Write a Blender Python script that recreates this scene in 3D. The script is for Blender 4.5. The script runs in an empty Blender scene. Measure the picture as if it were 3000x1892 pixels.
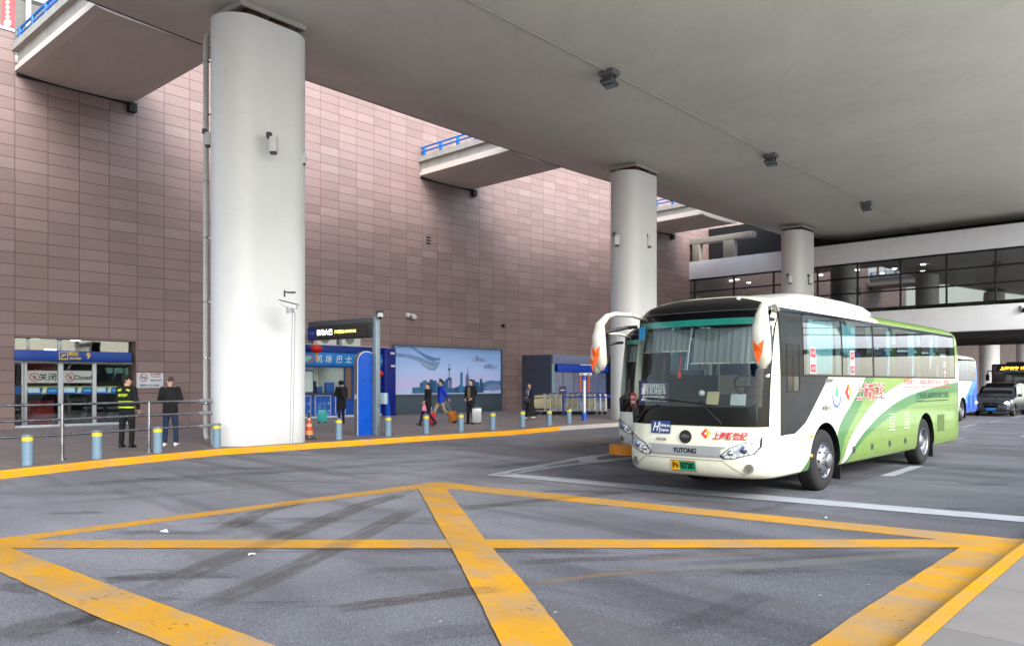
import bpy, bmesh, math, random
from mathutils import Vector, Matrix
random.seed(7)
R = math.radians
col = bpy.context.scene.collection
# ---------------------------------------------------------------- camera geometry (photograph 3000 px wide)
F, CX, HY, EY = 2304.7, 1500.0, 1122.5, 1.73
def at(px, py, z=0.0):
    d = F*(EY-z)/(py-HY)
    return Vector(((px-CX)*d/F, d, z))
def atd(px, py, d):
    return Vector(((px-CX)*d/F, d, EY-(py-HY)*d/F))
def S(r, g, b):
    def c(v):
        v /= 255.0
        return v/12.92 if v <= .04045 else ((v+.055)/1.055)**2.4
    return (c(r), c(g), c(b), 1)
# ---------------------------------------------------------------- materials
def newmat(name):
    m = bpy.data.materials.new(name); m.use_nodes = True
    nt = m.node_tree; b = nt.nodes['Principled BSDF']
    return m, nt, b
def nd(nt, t, **kw):
    n = nt.nodes.new(t)
    for k, v in kw.items():
        if k.startswith('i_'):
            key = k[2:]
            n.inputs[int(key) if key.isdigit() else key.replace('_', ' ')].default_value = v
        else: setattr(n, k, v)
    return n
def mix(nt, fac, a, b, mode='MIX'):
    n = nt.nodes.new('ShaderNodeMix'); n.data_type = 'RGBA'; n.blend_type = mode
    for idx, v in ((0, fac), (6, a), (7, b)):
        if isinstance(v, bpy.types.NodeSocket): nt.links.new(v, n.inputs[idx])
        else: n.inputs[idx].default_value = v
    return n.outputs[2]
def math_(nt, op, a, b=0.0, clamp=False):
    n = nt.nodes.new('ShaderNodeMath'); n.operation = op; n.use_clamp = clamp
    for i, v in enumerate((a, b)):
        if isinstance(v, bpy.types.NodeSocket): nt.links.new(v, n.inputs[i])
        else: n.inputs[i].default_value = v
    return n.outputs[0]
def ramp(nt, s, stops):
    n = nt.nodes.new('ShaderNodeValToRGB'); e = n.color_ramp.elements
    e[0].position, e[0].color = stops[0][0], stops[0][1]
    e[1].position, e[1].color = stops[-1][0], stops[-1][1]
    for p, c in stops[1:-1]:
        q = e.new(p); q.color = c
    nt.links.new(s, n.inputs[0]); return n.outputs[0]
def g(v): return (v, v, v, 1)
def noise(nt, scale, detail=4, rough=.55, vec=None, dist=0):
    n = nd(nt, 'ShaderNodeTexNoise'); n.inputs['Scale'].default_value = scale
    n.inputs['Detail'].default_value = detail; n.inputs['Roughness'].default_value = rough
    n.inputs['Distortion'].default_value = dist
    if vec is not None: nt.links.new(vec, n.inputs['Vector'])
    return n.outputs['Fac']
def coords(nt, scale=(1, 1, 1), rot=(0, 0, 0), kind='Object'):
    tc = nd(nt, 'ShaderNodeTexCoord'); mp = nd(nt, 'ShaderNodeMapping')
    mp.inputs['Scale'].default_value = scale; mp.inputs['Rotation'].default_value = rot
    nt.links.new(tc.outputs[kind], mp.inputs['Vector']); return mp.outputs[0]
def bump(nt, b, h, strength=.3, dist=.01):
    n = nd(nt, 'ShaderNodeBump'); n.inputs['Strength'].default_value = strength
    n.inputs['Distance'].default_value = dist
    nt.links.new(h, n.inputs['Height']); nt.links.new(n.outputs[0], b.inputs['Normal'])
_mc = {}
def mt(c, rough=.6, metal=0, var=.06, scale=3, coat=0, bmp=0, name=None, emit=0):
    """plain procedural paint / fabric / plastic with slight mottling"""
    key = (c, rough, metal, var, scale, coat, bmp, emit)
    if key in _mc: return _mc[key]
    m, nt, b = newmat(name or 'surface')
    q = 1.0 if emit else (.38 if max(c) < 70 else .60)
    cc = tuple(x*q for x in S(*c)[:3])+(1,)
    b.inputs['Specular IOR Level'].default_value = .5 if (metal or coat or rough < .3) else .3
    v = coords(nt)
    n1 = noise(nt, scale, 5, .6, v)
    lo = tuple(x*(1-var*1.6) for x in cc[:3])+(1,); hi = tuple(min(1, x*(1+var)) for x in cc[:3])+(1,)
    nt.links.new(ramp(nt, n1, [(.3, lo), (.7, hi)]), b.inputs['Base Color'])
    nt.links.new(math_(nt, 'ADD', math_(nt, 'MULTIPLY', n1, .25), max(.02, rough-.12)), b.inputs['Roughness'])
    b.inputs['Metallic'].default_value = metal
    b.inputs['Coat Weight'].default_value = coat; b.inputs['Coat Roughness'].default_value = .08
    if bmp: bump(nt, b, noise(nt, scale*12, 5, .6, v), bmp, .01)
    if emit:
        b.inputs['Emission Color'].default_value = cc; b.inputs['Emission Strength'].default_value = emit
    _mc[key] = m; return m
def glassmat(name, tint, refl=.06, rough=.02, power=1.0):
    m = bpy.data.materials.new(name); m.use_nodes = True; nt = m.node_tree; nt.nodes.clear()
    out = nd(nt, 'ShaderNodeOutputMaterial'); tr = nd(nt, 'ShaderNodeBsdfTransparent'); gl = nd(nt, 'ShaderNodeBsdfGlossy')
    tr.inputs[0].default_value = tint; gl.inputs['Roughness'].default_value = rough; gl.inputs[0].default_value = (1, 1, 1, 1)
    fr = nd(nt, 'ShaderNodeFresnel'); fr.inputs[0].default_value = 1.5
    f = math_(nt, 'ADD', math_(nt, 'MULTIPLY', fr.outputs[0], power), refl, True)
    mx = nd(nt, 'ShaderNodeMixShader'); nt.links.new(f, mx.inputs[0])
    nt.links.new(tr.outputs[0], mx.inputs[1]); nt.links.new(gl.outputs[0], mx.inputs[2])
    nt.links.new(mx.outputs[0], out.inputs[0]); return m
def emat(name, c, s):
    m, nt, b = newmat(name)
    b.inputs['Base Color'].default_value = S(*c); b.inputs['Emission Color'].default_value = S(*c)
    b.inputs['Emission Strength'].default_value = s; return m

RD = R(-42.0)   # road direction, for streaks
def asphalt():
    m, nt, b = newmat('asphalt')
    v = coords(nt)
    vs = coords(nt, (1, 1, 1), (0, 0, R(48)))
    st = nd(nt, 'ShaderNodeMapping'); st.inputs['Scale'].default_value = (.09, 1.1, 1); nt.links.new(vs, st.inputs['Vector'])
    st2 = nd(nt, 'ShaderNodeMapping'); st2.inputs['Scale'].default_value = (.35, 1.6, 1); st2.inputs['Rotation'].default_value = (0, 0, R(20)); nt.links.new(v, st2.inputs['Vector'])
    fine = noise(nt, 240, 3, .8, v); mid = noise(nt, 14, 6, .7, v); big = noise(nt, .35, 5, .6, v, .6)
    streak = noise(nt, 1.0, 5, .62, st.outputs[0]); blot = noise(nt, .75, 6, .7, st2.outputs[0], .4)
    c = ramp(nt, fine, [(.34, S(36, 37, 41)), (.5, S(70, 71, 76)), (.63, S(114, 115, 121))])
    c = mix(nt, 1.0, c, ramp(nt, noise(nt, 48, 5, .9, v), [(.36, g(.2)), (.5, g(.5)), (.63, g(.8))]), 'OVERLAY')
    c = mix(nt, .5, c, ramp(nt, mid, [(.3, g(.36)), (.7, g(.66))]), 'OVERLAY')
    c = mix(nt, .75, c, ramp(nt, big, [(.35, g(.60)), (.6, g(1))]), 'MULTIPLY')
    c = mix(nt, .75, c, ramp(nt, streak, [(.36, g(.62)), (.46, g(.92)), (.64, g(1.12))]), 'MULTIPLY')
    c = mix(nt, .85, c, ramp(nt, blot, [(.36, g(.5)), (.42, g(.95)), (.7, g(1.05))]), 'MULTIPLY')
    # asphalt colour is paler towards the station kerb and darker across the middle lanes
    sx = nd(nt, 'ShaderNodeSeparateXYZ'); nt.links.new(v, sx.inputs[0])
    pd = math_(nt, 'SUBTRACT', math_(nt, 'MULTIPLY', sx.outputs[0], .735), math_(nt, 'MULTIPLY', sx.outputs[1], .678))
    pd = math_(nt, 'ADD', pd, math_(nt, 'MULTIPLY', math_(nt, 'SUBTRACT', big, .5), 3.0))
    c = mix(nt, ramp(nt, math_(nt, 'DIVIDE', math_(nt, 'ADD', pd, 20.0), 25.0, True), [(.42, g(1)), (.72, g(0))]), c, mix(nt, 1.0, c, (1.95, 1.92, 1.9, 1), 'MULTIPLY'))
    # brownish dark tyre polish
    tp = noise(nt, 1, 3, .5, nd_map(nt, vs, (.05, .55, 1), (3, 7, 0)))
    c = mix(nt, ramp(nt, tp, [(.56, g(0)), (.62, g(.5))]), c, S(72, 68, 70))
    # light specks (gum, chips)
    vo = nd(nt, 'ShaderNodeTexVoronoi'); vo.inputs['Scale'].default_value = 2.6; nt.links.new(v, vo.inputs['Vector'])
    gate = nd(nt, 'ShaderNodeSeparateColor'); nt.links.new(vo.outputs['Color'], gate.inputs[0])
    sp = math_(nt, 'MULTIPLY', math_(nt, 'LESS_THAN', vo.outputs['Distance'], .03), math_(nt, 'GREATER_THAN', gate.outputs[0], .55))
    c = mix(nt, sp, c, S(165, 165, 170))
    vo2 = nd(nt, 'ShaderNodeTexVoronoi'); vo2.inputs['Scale'].default_value = 42; nt.links.new(v, vo2.inputs['Vector'])
    g2 = nd(nt, 'ShaderNodeSeparateColor'); nt.links.new(vo2.outputs['Color'], g2.inputs[0])
    sp2 = math_(nt, 'MULTIPLY', math_(nt, 'LESS_THAN', vo2.outputs['Distance'], .25), math_(nt, 'GREATER_THAN', g2.outputs[0], .84))
    c = mix(nt, math_(nt, 'MULTIPLY', sp2, .34), c, S(160, 160, 166))
    nt.links.new(c, b.inputs['Base Color'])
    nt.links.new(ramp(nt, streak, [(.35, g(.6)), (.6, g(.85))]), b.inputs['Roughness'])
    b.inputs['Specular IOR Level'].default_value = .1
    bump(nt, b, math_(nt, 'ADD', fine, math_(nt, 'MULTIPLY', mid, .6)), .55, .006)
    return m
def nd_map(nt, v, scale, loc=(0, 0, 0), rot=(0, 0, 0)):
    mp = nd(nt, 'ShaderNodeMapping'); mp.inputs['Scale'].default_value = scale; mp.inputs['Location'].default_value = loc
    mp.inputs['Rotation'].default_value = rot
    nt.links.new(v, mp.inputs['Vector']); return mp.outputs[0]
def paintmark(name, c, c2, wear=.5):
    """road paint: hue drifting, rubbed thin in streaks, cracked"""
    m, nt, b = newmat(name); v = coords(nt)
    vs = coords(nt, (.6, .6, .6), (0, 0, R(48)))
    big = noise(nt, .8, 4, .6, v); c0 = mix(nt, ramp(nt, big, [(.38, g(0)), (.62, g(1))]), S(*c), S(*c2))
    st = noise(nt, 2.2, 6, .72, nd_map(nt, vs, (.8, 1.7, 1)))
    fine = noise(nt, 130, 3, .7, v)
    w = ramp(nt, st, [(.34, g(wear)), (.56, g(.06))])
    c0 = mix(nt, w, c0, S(118, 112, 104))
    c0 = mix(nt, .30, c0, ramp(nt, fine, [(.3, g(.55)), (.6, g(1))]), 'MULTIPLY')
    vo = nd(nt, 'ShaderNodeTexVoronoi'); vo.inputs['Scale'].default_value = 9; nt.links.new(nd_map(nt, vs, (1, 3, 1)), vo.inputs['Vector'])
    gt = nd(nt, 'ShaderNodeSeparateColor'); nt.links.new(vo.outputs['Color'], gt.inputs[0])
    sp = math_(nt, 'MULTIPLY', math_(nt, 'LESS_THAN', vo.outputs['Distance'], .13), math_(nt, 'GREATER_THAN', gt.outputs[0], .8))
    c0 = mix(nt, math_(nt, 'MULTIPLY', sp, .55), c0, S(96, 84, 60))
    nt.links.new(c0, b.inputs['Base Color']); b.inputs['Roughness'].default_value = .75; b.inputs['Specular IOR Level'].default_value = .04
    bump(nt, b, fine, .4, .004)
    # worn right through to the asphalt in flecks
    out = nt.nodes['Material Output']; tr = nd(nt, 'ShaderNodeBsdfTransparent'); mx = nd(nt, 'ShaderNodeMixShader')
    n4 = noise(nt, 26, 6, .85, nd_map(nt, vs, (.7, 1.5, 1))); n5 = noise(nt, 1.3, 3, .6, v)
    k = math_(nt, 'GREATER_THAN', math_(nt, 'ADD', n4, math_(nt, 'MULTIPLY', math_(nt, 'SUBTRACT', n5, .5), .5)), .70-.06*wear)
    nt.links.new(math_(nt, 'MULTIPLY', k, .75), mx.inputs[0]); nt.links.new(b.outputs[0], mx.inputs[1]); nt.links.new(tr.outputs[0], mx.inputs[2]); nt.links.new(mx.outputs[0], out.inputs[0])
    return m
def pavement(name, c, w=.6):
    m, nt, b = newmat(name); v = coords(nt, (1, 1, 1), (0, 0, R(48)))
    br = nd(nt, 'ShaderNodeTexBrick'); nt.links.new(v, br.inputs['Vector'])
    br.offset = 0; br.inputs['Scale'].default_value = 1; br.inputs['Brick Width'].default_value = w; br.inputs['Row Height'].default_value = w
    br.inputs['Mortar Size'].default_value = .006; br.inputs['Mortar Smooth'].default_value = .1; br.inputs['Bias'].default_value = 0
    cc = S(*c); br.inputs['Color1'].default_value = tuple(x*.85 for x in cc[:3])+(1,); br.inputs['Color2'].default_value = tuple(x*1.1 for x in cc[:3])+(1,)
    br.inputs['Mortar'].default_value = tuple(x*.5 for x in cc[:3])+(1,)
    n1 = noise(nt, 1.2, 6, .7, v); n2 = noise(nt, 60, 3, .7, v)
    c0 = mix(nt, .7, br.outputs['Color'], ramp(nt, n1, [(.3, g(.68)), (.7, g(1.08))]), 'MULTIPLY')
    c0 = mix(nt, .5, c0, ramp(nt, n2, [(.3, g(.72)), (.7, g(1.1))]), 'MULTIPLY')
    nt.links.new(c0, b.inputs['Base Color']); b.inputs['Roughness'].default_value = .55
    bump(nt, b, n2, .2, .004); return m
def concrete(name, c, stain=.5, scale=1.0, rough=.75, streakdir=(0, 0, 0)):
    m, nt, b = newmat(name); v = coords(nt)
    n1 = noise(nt, .22*scale, 6, .65, v, .5); n2 = noise(nt, 2.6*scale, 6, .75, nd_map(nt, v, (1, .3, .35), (0, 0, 0), streakdir), .8); n3 = noise(nt, 40, 4, .7, v)
    cc = S(*c)
    c0 = ramp(nt, n1, [(.3, tuple(x*(1-.28*stain) for x in cc[:3])+(1,)), (.7, tuple(x*(1+.10*stain) for x in cc[:3])+(1,))])
    c0 = mix(nt, stain, c0, ramp(nt, n2, [(.32, g(.82)), (.5, g(1)), (.7, g(1.07))]), 'MULTIPLY')
    c0 = mix(nt, .25, c0, ramp(nt, n3, [(.3, g(.8)), (.7, g(1.1))]), 'MULTIPLY')
    vo = nd(nt, 'ShaderNodeTexVoronoi'); vo.inputs['Scale'].default_value = 1.1; nt.links.new(nd_map(nt, v, (1, 2.2, 1), (0, 0, 0), streakdir), vo.inputs['Vector'])
    gt = nd(nt, 'ShaderNodeSeparateColor'); nt.links.new(vo.outputs['Color'], gt.inputs[0])
    sp = math_(nt, 'MULTIPLY', math_(nt, 'LESS_THAN', math_(nt, 'ADD', vo.outputs['Distance'], math_(nt, 'MULTIPLY', n3, .06)), .075), math_(nt, 'GREATER_THAN', gt.outputs[0], .72))
    c0 = mix(nt, math_(nt, 'MULTIPLY', sp, .55*stain), c0, S(74, 70, 64))
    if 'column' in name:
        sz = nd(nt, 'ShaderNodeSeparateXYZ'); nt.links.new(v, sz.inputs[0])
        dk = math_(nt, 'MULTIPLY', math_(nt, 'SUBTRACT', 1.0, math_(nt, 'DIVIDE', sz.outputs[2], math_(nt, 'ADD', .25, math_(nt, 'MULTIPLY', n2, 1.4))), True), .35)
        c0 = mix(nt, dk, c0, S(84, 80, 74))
        ring = math_(nt, 'LESS_THAN', math_(nt, 'ABSOLUTE', math_(nt, 'SUBTRACT', math_(nt, 'FRACT', math_(nt, 'DIVIDE', sz.outputs[2], 2.44)), .5)), .0022)
        c0 = mix(nt, math_(nt, 'MULTIPLY', ring, .12), c0, S(90, 88, 84))
    nt.links.new(c0, b.inputs['Base Color']); b.inputs['Roughness'].default_value = rough
    bump(nt, b, n2, .12, .02); return m
def tilewall():
    m, nt, b = newmat('stone cladding')
    uv = nd(nt, 'ShaderNodeUVMap'); uv.uv_map = 'UVMap'
    br = nd(nt, 'ShaderNodeTexBrick'); nt.links.new(uv.outputs[0], br.inputs['Vector'])
    br.offset = 0; br.offset_frequency = 1; br.squash_frequency = 1
    br.inputs['Scale'].default_value = 1; br.inputs['Brick Width'].default_value = 1.04; br.inputs['Row Height'].default_value = .41
    br.inputs['Mortar Size'].default_value = .011; br.inputs['Mortar Smooth'].default_value = .15
    br.inputs['Color1'].default_value = (0, 0, 0, 1); br.inputs['Color2'].default_value = (1, 1, 1, 1); br.inputs['Mortar'].default_value = (.5, .5, .5, 1)
    tone = ramp(nt, br.outputs['Color'], [(0, S(108, 89, 85)), (.3, S(114, 94, 90)), (.75, S(117, 97, 93)), (1, S(122, 103, 99))])
    n1 = noise(nt, .5, 5, .6, uv.outputs[0]); n2 = noise(nt, 30, 5, .7, nd_map(nt, uv.outputs[0], (.3, 1, 1)))
    sp = nd(nt, 'ShaderNodeSeparateXYZ'); nt.links.new(uv.outputs[0], sp.inputs[0])
    c0 = mix(nt, .5, tone, ramp(nt, n1, [(.3, g(.82)), (.7, g(1.06))]), 'MULTIPLY')
    c0 = mix(nt, .4, c0, ramp(nt, n2, [(.3, g(.85)), (.7, g(1.08))]), 'MULTIPLY')
    c0 = mix(nt, br.outputs['Fac'], c0, S(66, 49, 47))
    nt.links.new(c0, b.inputs['Base Color']); b.inputs['Roughness'].default_value = .5
    b.inputs['Specular IOR Level'].default_value = .4
    h = math_(nt, 'SUBTRACT', math_(nt, 'MULTIPLY', n2, .12), br.outputs['Fac'])
    bump(nt, b, h, .5, .012); return m

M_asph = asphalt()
M_yel = paintmark('yellow road paint', (170, 122, 14), (152, 112, 40), .7)
M_yelw = paintmark('worn yellow road paint', (150, 122, 80), (128, 110, 88), .9)
M_wht = paintmark('white road paint', (146, 150, 156), (134, 138, 144), .45)
M_kerb = paintmark('yellow kerb paint', (208, 146, 0), (198, 136, 4), .4)
M_pave = pavement('granite paving', (108, 96, 91))
M_pave2 = pavement('pale paving', (108, 104, 101), 1.4)
M_conc = concrete('kerb concrete', (150, 145, 140), .6, 2)
M_soff = concrete('deck concrete', (194, 188, 177), .42, 1, .55, (0, 0, R(48)))
M_brdg = concrete('bridge concrete', (196, 184, 174), .4, 1)
M_fasc = concrete('fascia concrete', (150, 146, 138), .9, 2)
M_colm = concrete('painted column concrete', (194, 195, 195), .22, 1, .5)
M_beam = concrete('beam concrete', (214, 215, 218), .35, .6)
M_tile = tilewall()
M_black = mt((18, 18, 20), .5)
M_blackg = mt((10, 11, 14), .12, 0, .05, 3, .6)
M_blackg.node_tree.nodes['Principled BSDF'].inputs['Specular IOR Level'].default_value = .12; M_blackg.node_tree.nodes['Principled BSDF'].inputs['Coat Weight'].default_value = 0
M_dark = mt((40, 38, 38), .7)
M_dgrey = mt((74, 76, 80), .5)
M_steel = mt((178, 180, 184), .25, 1, .1, 8)
M_alu = mt((176, 180, 186), .4, .6)
M_white = mt((232, 233, 235), .45)
M_offw = mt((214, 214, 208), .5)
M_blue = mt((10, 70, 190), .4, 0, .04, 1, .3)
M_navy = mt((12, 40, 120), .4, 0, .05, 1, .2)
M_red = mt((190, 30, 34), .5)
M_yell = mt((246, 206, 20), .5)
M_rust = mt((104, 72, 48), .85, 0, .3, 8)
M_lamp = emat('lamp glow', (255, 250, 238), 2)
M_lamp2 = emat('soft lamp glow', (235, 242, 240), .8)
M_glass = glassmat('clear glass', (.82, .88, .87, 1), .04)
M_glassd = glassmat('dark glass', (.30, .38, .39, 1), .20, .02, 1.3)
M_busgl = glassmat('bus side glass', (.44, .66, .70, 1), .10, .02, 1.2)
M_wind = glassmat('windscreen glass', (.84, .91, .89, 1), .0, .015, .55)
M_windg = glassmat('green shade band glass', (.02, .34, .30, 1), .04)

# ---------------------------------------------------------------- mesh builder
class MB:
    def __init__(s): s.v = []; s.f = []; s.m = []; s.uv = None
    def add(s, vs, fs, mi=0):
        o = len(s.v); s.v += [Vector(v) for v in vs]
        for f in fs: s.f.append([o+i for i in f]); s.m.append(mi)
        return s
    def box(s, a, b, mi=0, rot=None, piv=None):
        x0, y0, z0 = [min(a[i], b[i]) for i in range(3)]; x1, y1, z1 = [max(a[i], b[i]) for i in range(3)]
        vs = [Vector(p) for p in ((x0,y0,z0),(x1,y0,z0),(x1,y1,z0),(x0,y1,z0),(x0,y0,z1),(x1,y0,z1),(x1,y1,z1),(x0,y1,z1))]
        if rot is not None:
            c = Vector(piv) if piv is not None else Vector(((x0+x1)/2,(y0+y1)/2,(z0+z1)/2))
            vs = [c + rot @ (p-c) for p in vs]
        return s.add(vs, [(0,3,2,1),(4,5,6,7),(0,1,5,4),(1,2,6,5),(2,3,7,6),(3,0,4,7)], mi)
    def cbox(s, c, d, mi=0, rot=None):
        c = Vector(c); d = Vector(d)/2
        return s.box(c-d, c+d, mi, rot)
    def tube(s, pts, rs, n=12, mi=0, cap=True, ell=None):
        pts = [Vector(p) for p in pts]
        if not hasattr(rs, '__len__'): rs = [rs]*len(pts)
        rings = []; up = None
        for i, p in enumerate(pts):
            t = (pts[min(i+1, len(pts)-1)]-pts[max(i-1, 0)]).normalized()
            if up is None:
                up = Vector((0, 0, 1)) if abs(t.z) < .9 else Vector((1, 0, 0))
            a = t.cross(up)
            if a.length < 1e-5: a = t.cross(Vector((0, 1, 0)))
            a.normalize(); b_ = a.cross(t).normalized(); up = b_
            e = ell or (1, 1)
            rings.append([p + a*math.cos(2*math.pi*k/n)*rs[i]*e[0] + b_*math.sin(2*math.pi*k/n)*rs[i]*e[1] for k in range(n)])
        return s.rings(rings, mi, cap)
    def rings(s, rings, mi=0, cap=True, closed=True):
        n = len(rings[0]); vs = [p for r in rings for p in r]; fs = []
        for i in range(len(rings)-1):
            for k in range(n if closed else n-1):
                k2 = (k+1) % n
                fs.append((i*n+k, i*n+k2, (i+1)*n+k2, (i+1)*n+k))
        if cap and closed: fs += [tuple(range(n))[::-1], tuple((len(rings)-1)*n+k for k in range(n))]
        return s.add(vs, fs, mi)
    def lathe(s, prof, n=24, c=(0,0,0), axis='Z', mi=0, cap=True):
        rings = []
        for r, h in prof:
            ring = []
            for k in range(n):
                a = 2*math.pi*k/n; x, y = r*math.cos(a), r*math.sin(a)
                p = {'Z': (x, y, h), 'Y': (x, h, y), 'X': (h, x, y)}[axis]
                ring.append(Vector(c)+Vector(p))
            rings.append(ring)
        return s.rings(rings, mi, cap)
    def sphere(s, c, r, n=14, mi=0):
        if not hasattr(r, '__len__'): r = (r, r, r)
        prof = []
        rings = []
        for i in range(1, n):
            a = math.pi*i/n
            rings.append([Vector(c)+Vector((r[0]*math.sin(a)*math.cos(2*math.pi*k/(n+4)), r[1]*math.sin(a)*math.sin(2*math.pi*k/(n+4)), -r[2]*math.cos(a))) for k in range(n+4)])
        return s.rings(rings, mi, True)
    def prism(s, poly, fn, d, mi=0):
        """poly: 2-D points; fn(u,v,w)->3-D; from w=0 to w=d"""
        n = len(poly); a = [Vector(fn(u, v, 0)) for u, v in poly]; b_ = [Vector(fn(u, v, d)) for u, v in poly]
        return s.add(a+b_, [tuple(range(n))[::-1], tuple(n+k for k in range(n))]+[(k, (k+1) % n, n+(k+1) % n, n+k) for k in range(n)], mi)
    def poly(s, pts, mi=0): return s.add(pts, [tuple(range(len(pts)))], mi)
    def xf(s, M): s.v = [M @ v for v in s.v]; return s
    def build(s, name, mats, parent=None, smooth=False, bevel=0, seg=2, angle=35, tri=False, fixn=True):
        me = bpy.data.meshes.new(name); me.from_pydata([tuple(v) for v in s.v], [], s.f)
        if not isinstance(mats, (list, tuple)): mats = [mats]
        for m in mats: me.materials.append(m)
        me.polygons.foreach_set('material_index', s.m)
        bm = bmesh.new(); bm.from_mesh(me)
        if fixn: bmesh.ops.recalc_face_normals(bm, faces=bm.faces)
        if bevel:
            es = [e for e in bm.edges if len(e.link_faces) == 2 and e.calc_face_angle(0) > R(28)]
            bmesh.ops.bevel(bm, geom=es, offset=bevel, segments=seg, profile=.6, affect='EDGES', clamp_overlap=True)
        if tri: bmesh.ops.triangulate(bm, faces=[f for f in bm.faces if len(f.verts) > 4])
        bm.to_mesh(me); bm.free()
        if smooth or bevel:
            me.polygons.foreach_set('use_smooth', [True]*len(me.polygons)); me.set_sharp_from_angle(angle=R(angle))
        o = bpy.data.objects.new(name, me); col.objects.link(o)
        if parent is not None: o.parent = parent
        return o
def tag(o, label=None, cat=None, group=None, kind=None):
    if label: o['label'] = label
    if cat: o['category'] = cat
    if group: o['group'] = group
    if kind: o['kind'] = kind
    return o
def thing(name, label, cat, loc=(0, 0, 0), rz=0, group=None):
    o = bpy.data.objects.new(name, None); col.objects.link(o); o.location = loc; o.rotation_euler = (0, 0, rz)
    o.empty_display_size = .1
    return tag(o, label, cat, group)
def copytree(o, parent=None):
    c = o.copy(); col.objects.link(c)
    if parent is not None: c.parent = parent
    for ch in list(o.children): copytree(ch, c)
    return c
def frame(o, x, nrm):
    """matrix with local x along x, local z along nrm (facing the reader), local y up"""
    x = Vector(x).normalized(); n = Vector(nrm).normalized(); y = n.cross(x).normalized()
    m = Matrix.Identity(4)
    for i, a in enumerate((x, y, n)):
        for j in range(3): m[j][i] = a[j]
    m.translation = Vector(o); return m
_dg = None
def textmesh(body, size, bold=0, shear=0, align='CENTER', width=None, extrude=.0015, spacing=1):
    cu = bpy.data.curves.new('lettering', 'FONT'); cu.body = body; cu.size = size; cu.align_x = align; cu.align_y = 'CENTER'
    cu.offset = bold; cu.shear = shear; cu.extrude = extrude; cu.resolution_u = 3; cu.space_character = spacing
    o = bpy.data.objects.new('tmp', cu); col.objects.link(o)
    dg = bpy.context.evaluated_depsgraph_get(); me = bpy.data.meshes.new_from_object(o.evaluated_get(dg))
    bpy.data.objects.remove(o); bpy.data.curves.remove(cu)
    if width and len(me.vertices):
        xs = [v.co.x for v in me.vertices]; w = max(xs)-min(xs); k = width/w if w else 1
        for v in me.vertices: v.co.x *= k
    return me
def text(body, size, mat, m, parent, name='lettering', fn=None, **kw):
    me = textmesh(body, size, **kw)
    me.materials.clear(); me.materials.append(m)
    for v in me.vertices:
        v.co = Vector(fn(*v.co)) if fn else mat @ v.co
    o = bpy.data.objects.new(name, me); col.objects.link(o)
    if parent is not None: o.parent = parent
    return o
def applymods(o):
    dg = bpy.context.evaluated_depsgraph_get(); me = bpy.data.meshes.new_from_object(o.evaluated_get(dg))
    old = o.data; o.modifiers.clear(); o.data = me; bpy.data.meshes.remove(old); return o
def rail_pts(pts, z): return [(p[0], p[1], z) for p in pts]
# ================================================================ THE SETTING
def struct(o): o['kind'] = 'structure'; return o
# world and sun
scn = bpy.context.scene
w = bpy.data.worlds.new('World'); scn.world = w; w.use_nodes = True; nt = w.node_tree
sky = nt.nodes.new('ShaderNodeTexSky'); sky.sky_type = 'NISHITA'; sky.sun_disc = False
SUN_EL, SUN_AZ = 28.0, 150.0     # azimuth measured clockwise from +Y
sky.sun_elevation = R(SUN_EL); sky.sun_rotation = R(SUN_AZ); sky.air_density = 1.2; sky.dust_density = 1.0; sky.ozone_density = 1.0
hs = nt.nodes.new('ShaderNodeHueSaturation'); hs.inputs['Saturation'].default_value = .5
nt.links.new(sky.outputs[0], hs.inputs['Color']); 
# an overcast sky is brighter overhead than at the horizon
tcw = nt.nodes.new('ShaderNodeTexCoord'); sxw = nt.nodes.new('ShaderNodeSeparateXYZ'); nt.links.new(tcw.outputs['Generated'], sxw.inputs[0])
ovc = math_(nt, 'ADD', math_(nt, 'MULTIPLY', math_(nt, 'MAXIMUM', sxw.outputs[2], 0.0), 1.5), .38)
cmb = nt.nodes.new('ShaderNodeVectorMath'); cmb.operation = 'SCALE'; nt.links.new(hs.outputs[0], cmb.inputs[0]); nt.links.new(ovc, cmb.inputs['Scale'])
nt.links.new(cmb.outputs[0], nt.nodes['Background'].inputs[0])
nt.nodes['Background'].inputs[1].default_value = .15
sl = bpy.data.lights.new('sun', 'SUN'); sl.energy = .85; sl.angle = R(26); sl.color = (1, .975, .94)
so = bpy.data.objects.new('sun', sl); col.objects.link(so)
sd = Vector((math.sin(R(SUN_AZ))*math.cos(R(SUN_EL)), math.cos(R(SUN_AZ))*math.cos(R(SUN_EL)), math.sin(R(SUN_EL))))
so.rotation_euler = (-sd).to_track_quat('-Z', 'Y').to_euler(); so.location = sd*60
cam = bpy.data.cameras.new('camera'); co = bpy.data.objects.new('camera', cam); col.objects.link(co)
co.location = (0, 0, EY); co.rotation_euler = (R(90), 0, 0)
cam.sensor_width = 36; cam.lens = F/3000*36; cam.shift_y = (HY-946)/3000; cam.clip_end = 1000; cam.clip_start = .05
scn.camera = co
scn.view_settings.view_transform = 'Standard'; scn.view_settings.look = 'None'; scn.view_settings.gamma = 1
scn.view_settings.exposure = 2.56
scn.cycles.use_denoising = True; scn.cycles.max_bounces = 7; scn.cycles.diffuse_bounces = 5; scn.cycles.glossy_bounces = 4
scn.cycles.transparent_max_bounces = 16; scn.cycles.transmission_bounces = 4; scn.cycles.sample_clamp_indirect = 6
scn.cycles.caustics_reflective = False; scn.cycles.caustics_refractive = False

# ground sheet
b = MB(); b.poly([(-220,-160,0),(260,-160,0),(260,330,0),(-220,330,0)]); struct(b.build('road', M_asph))
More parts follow.
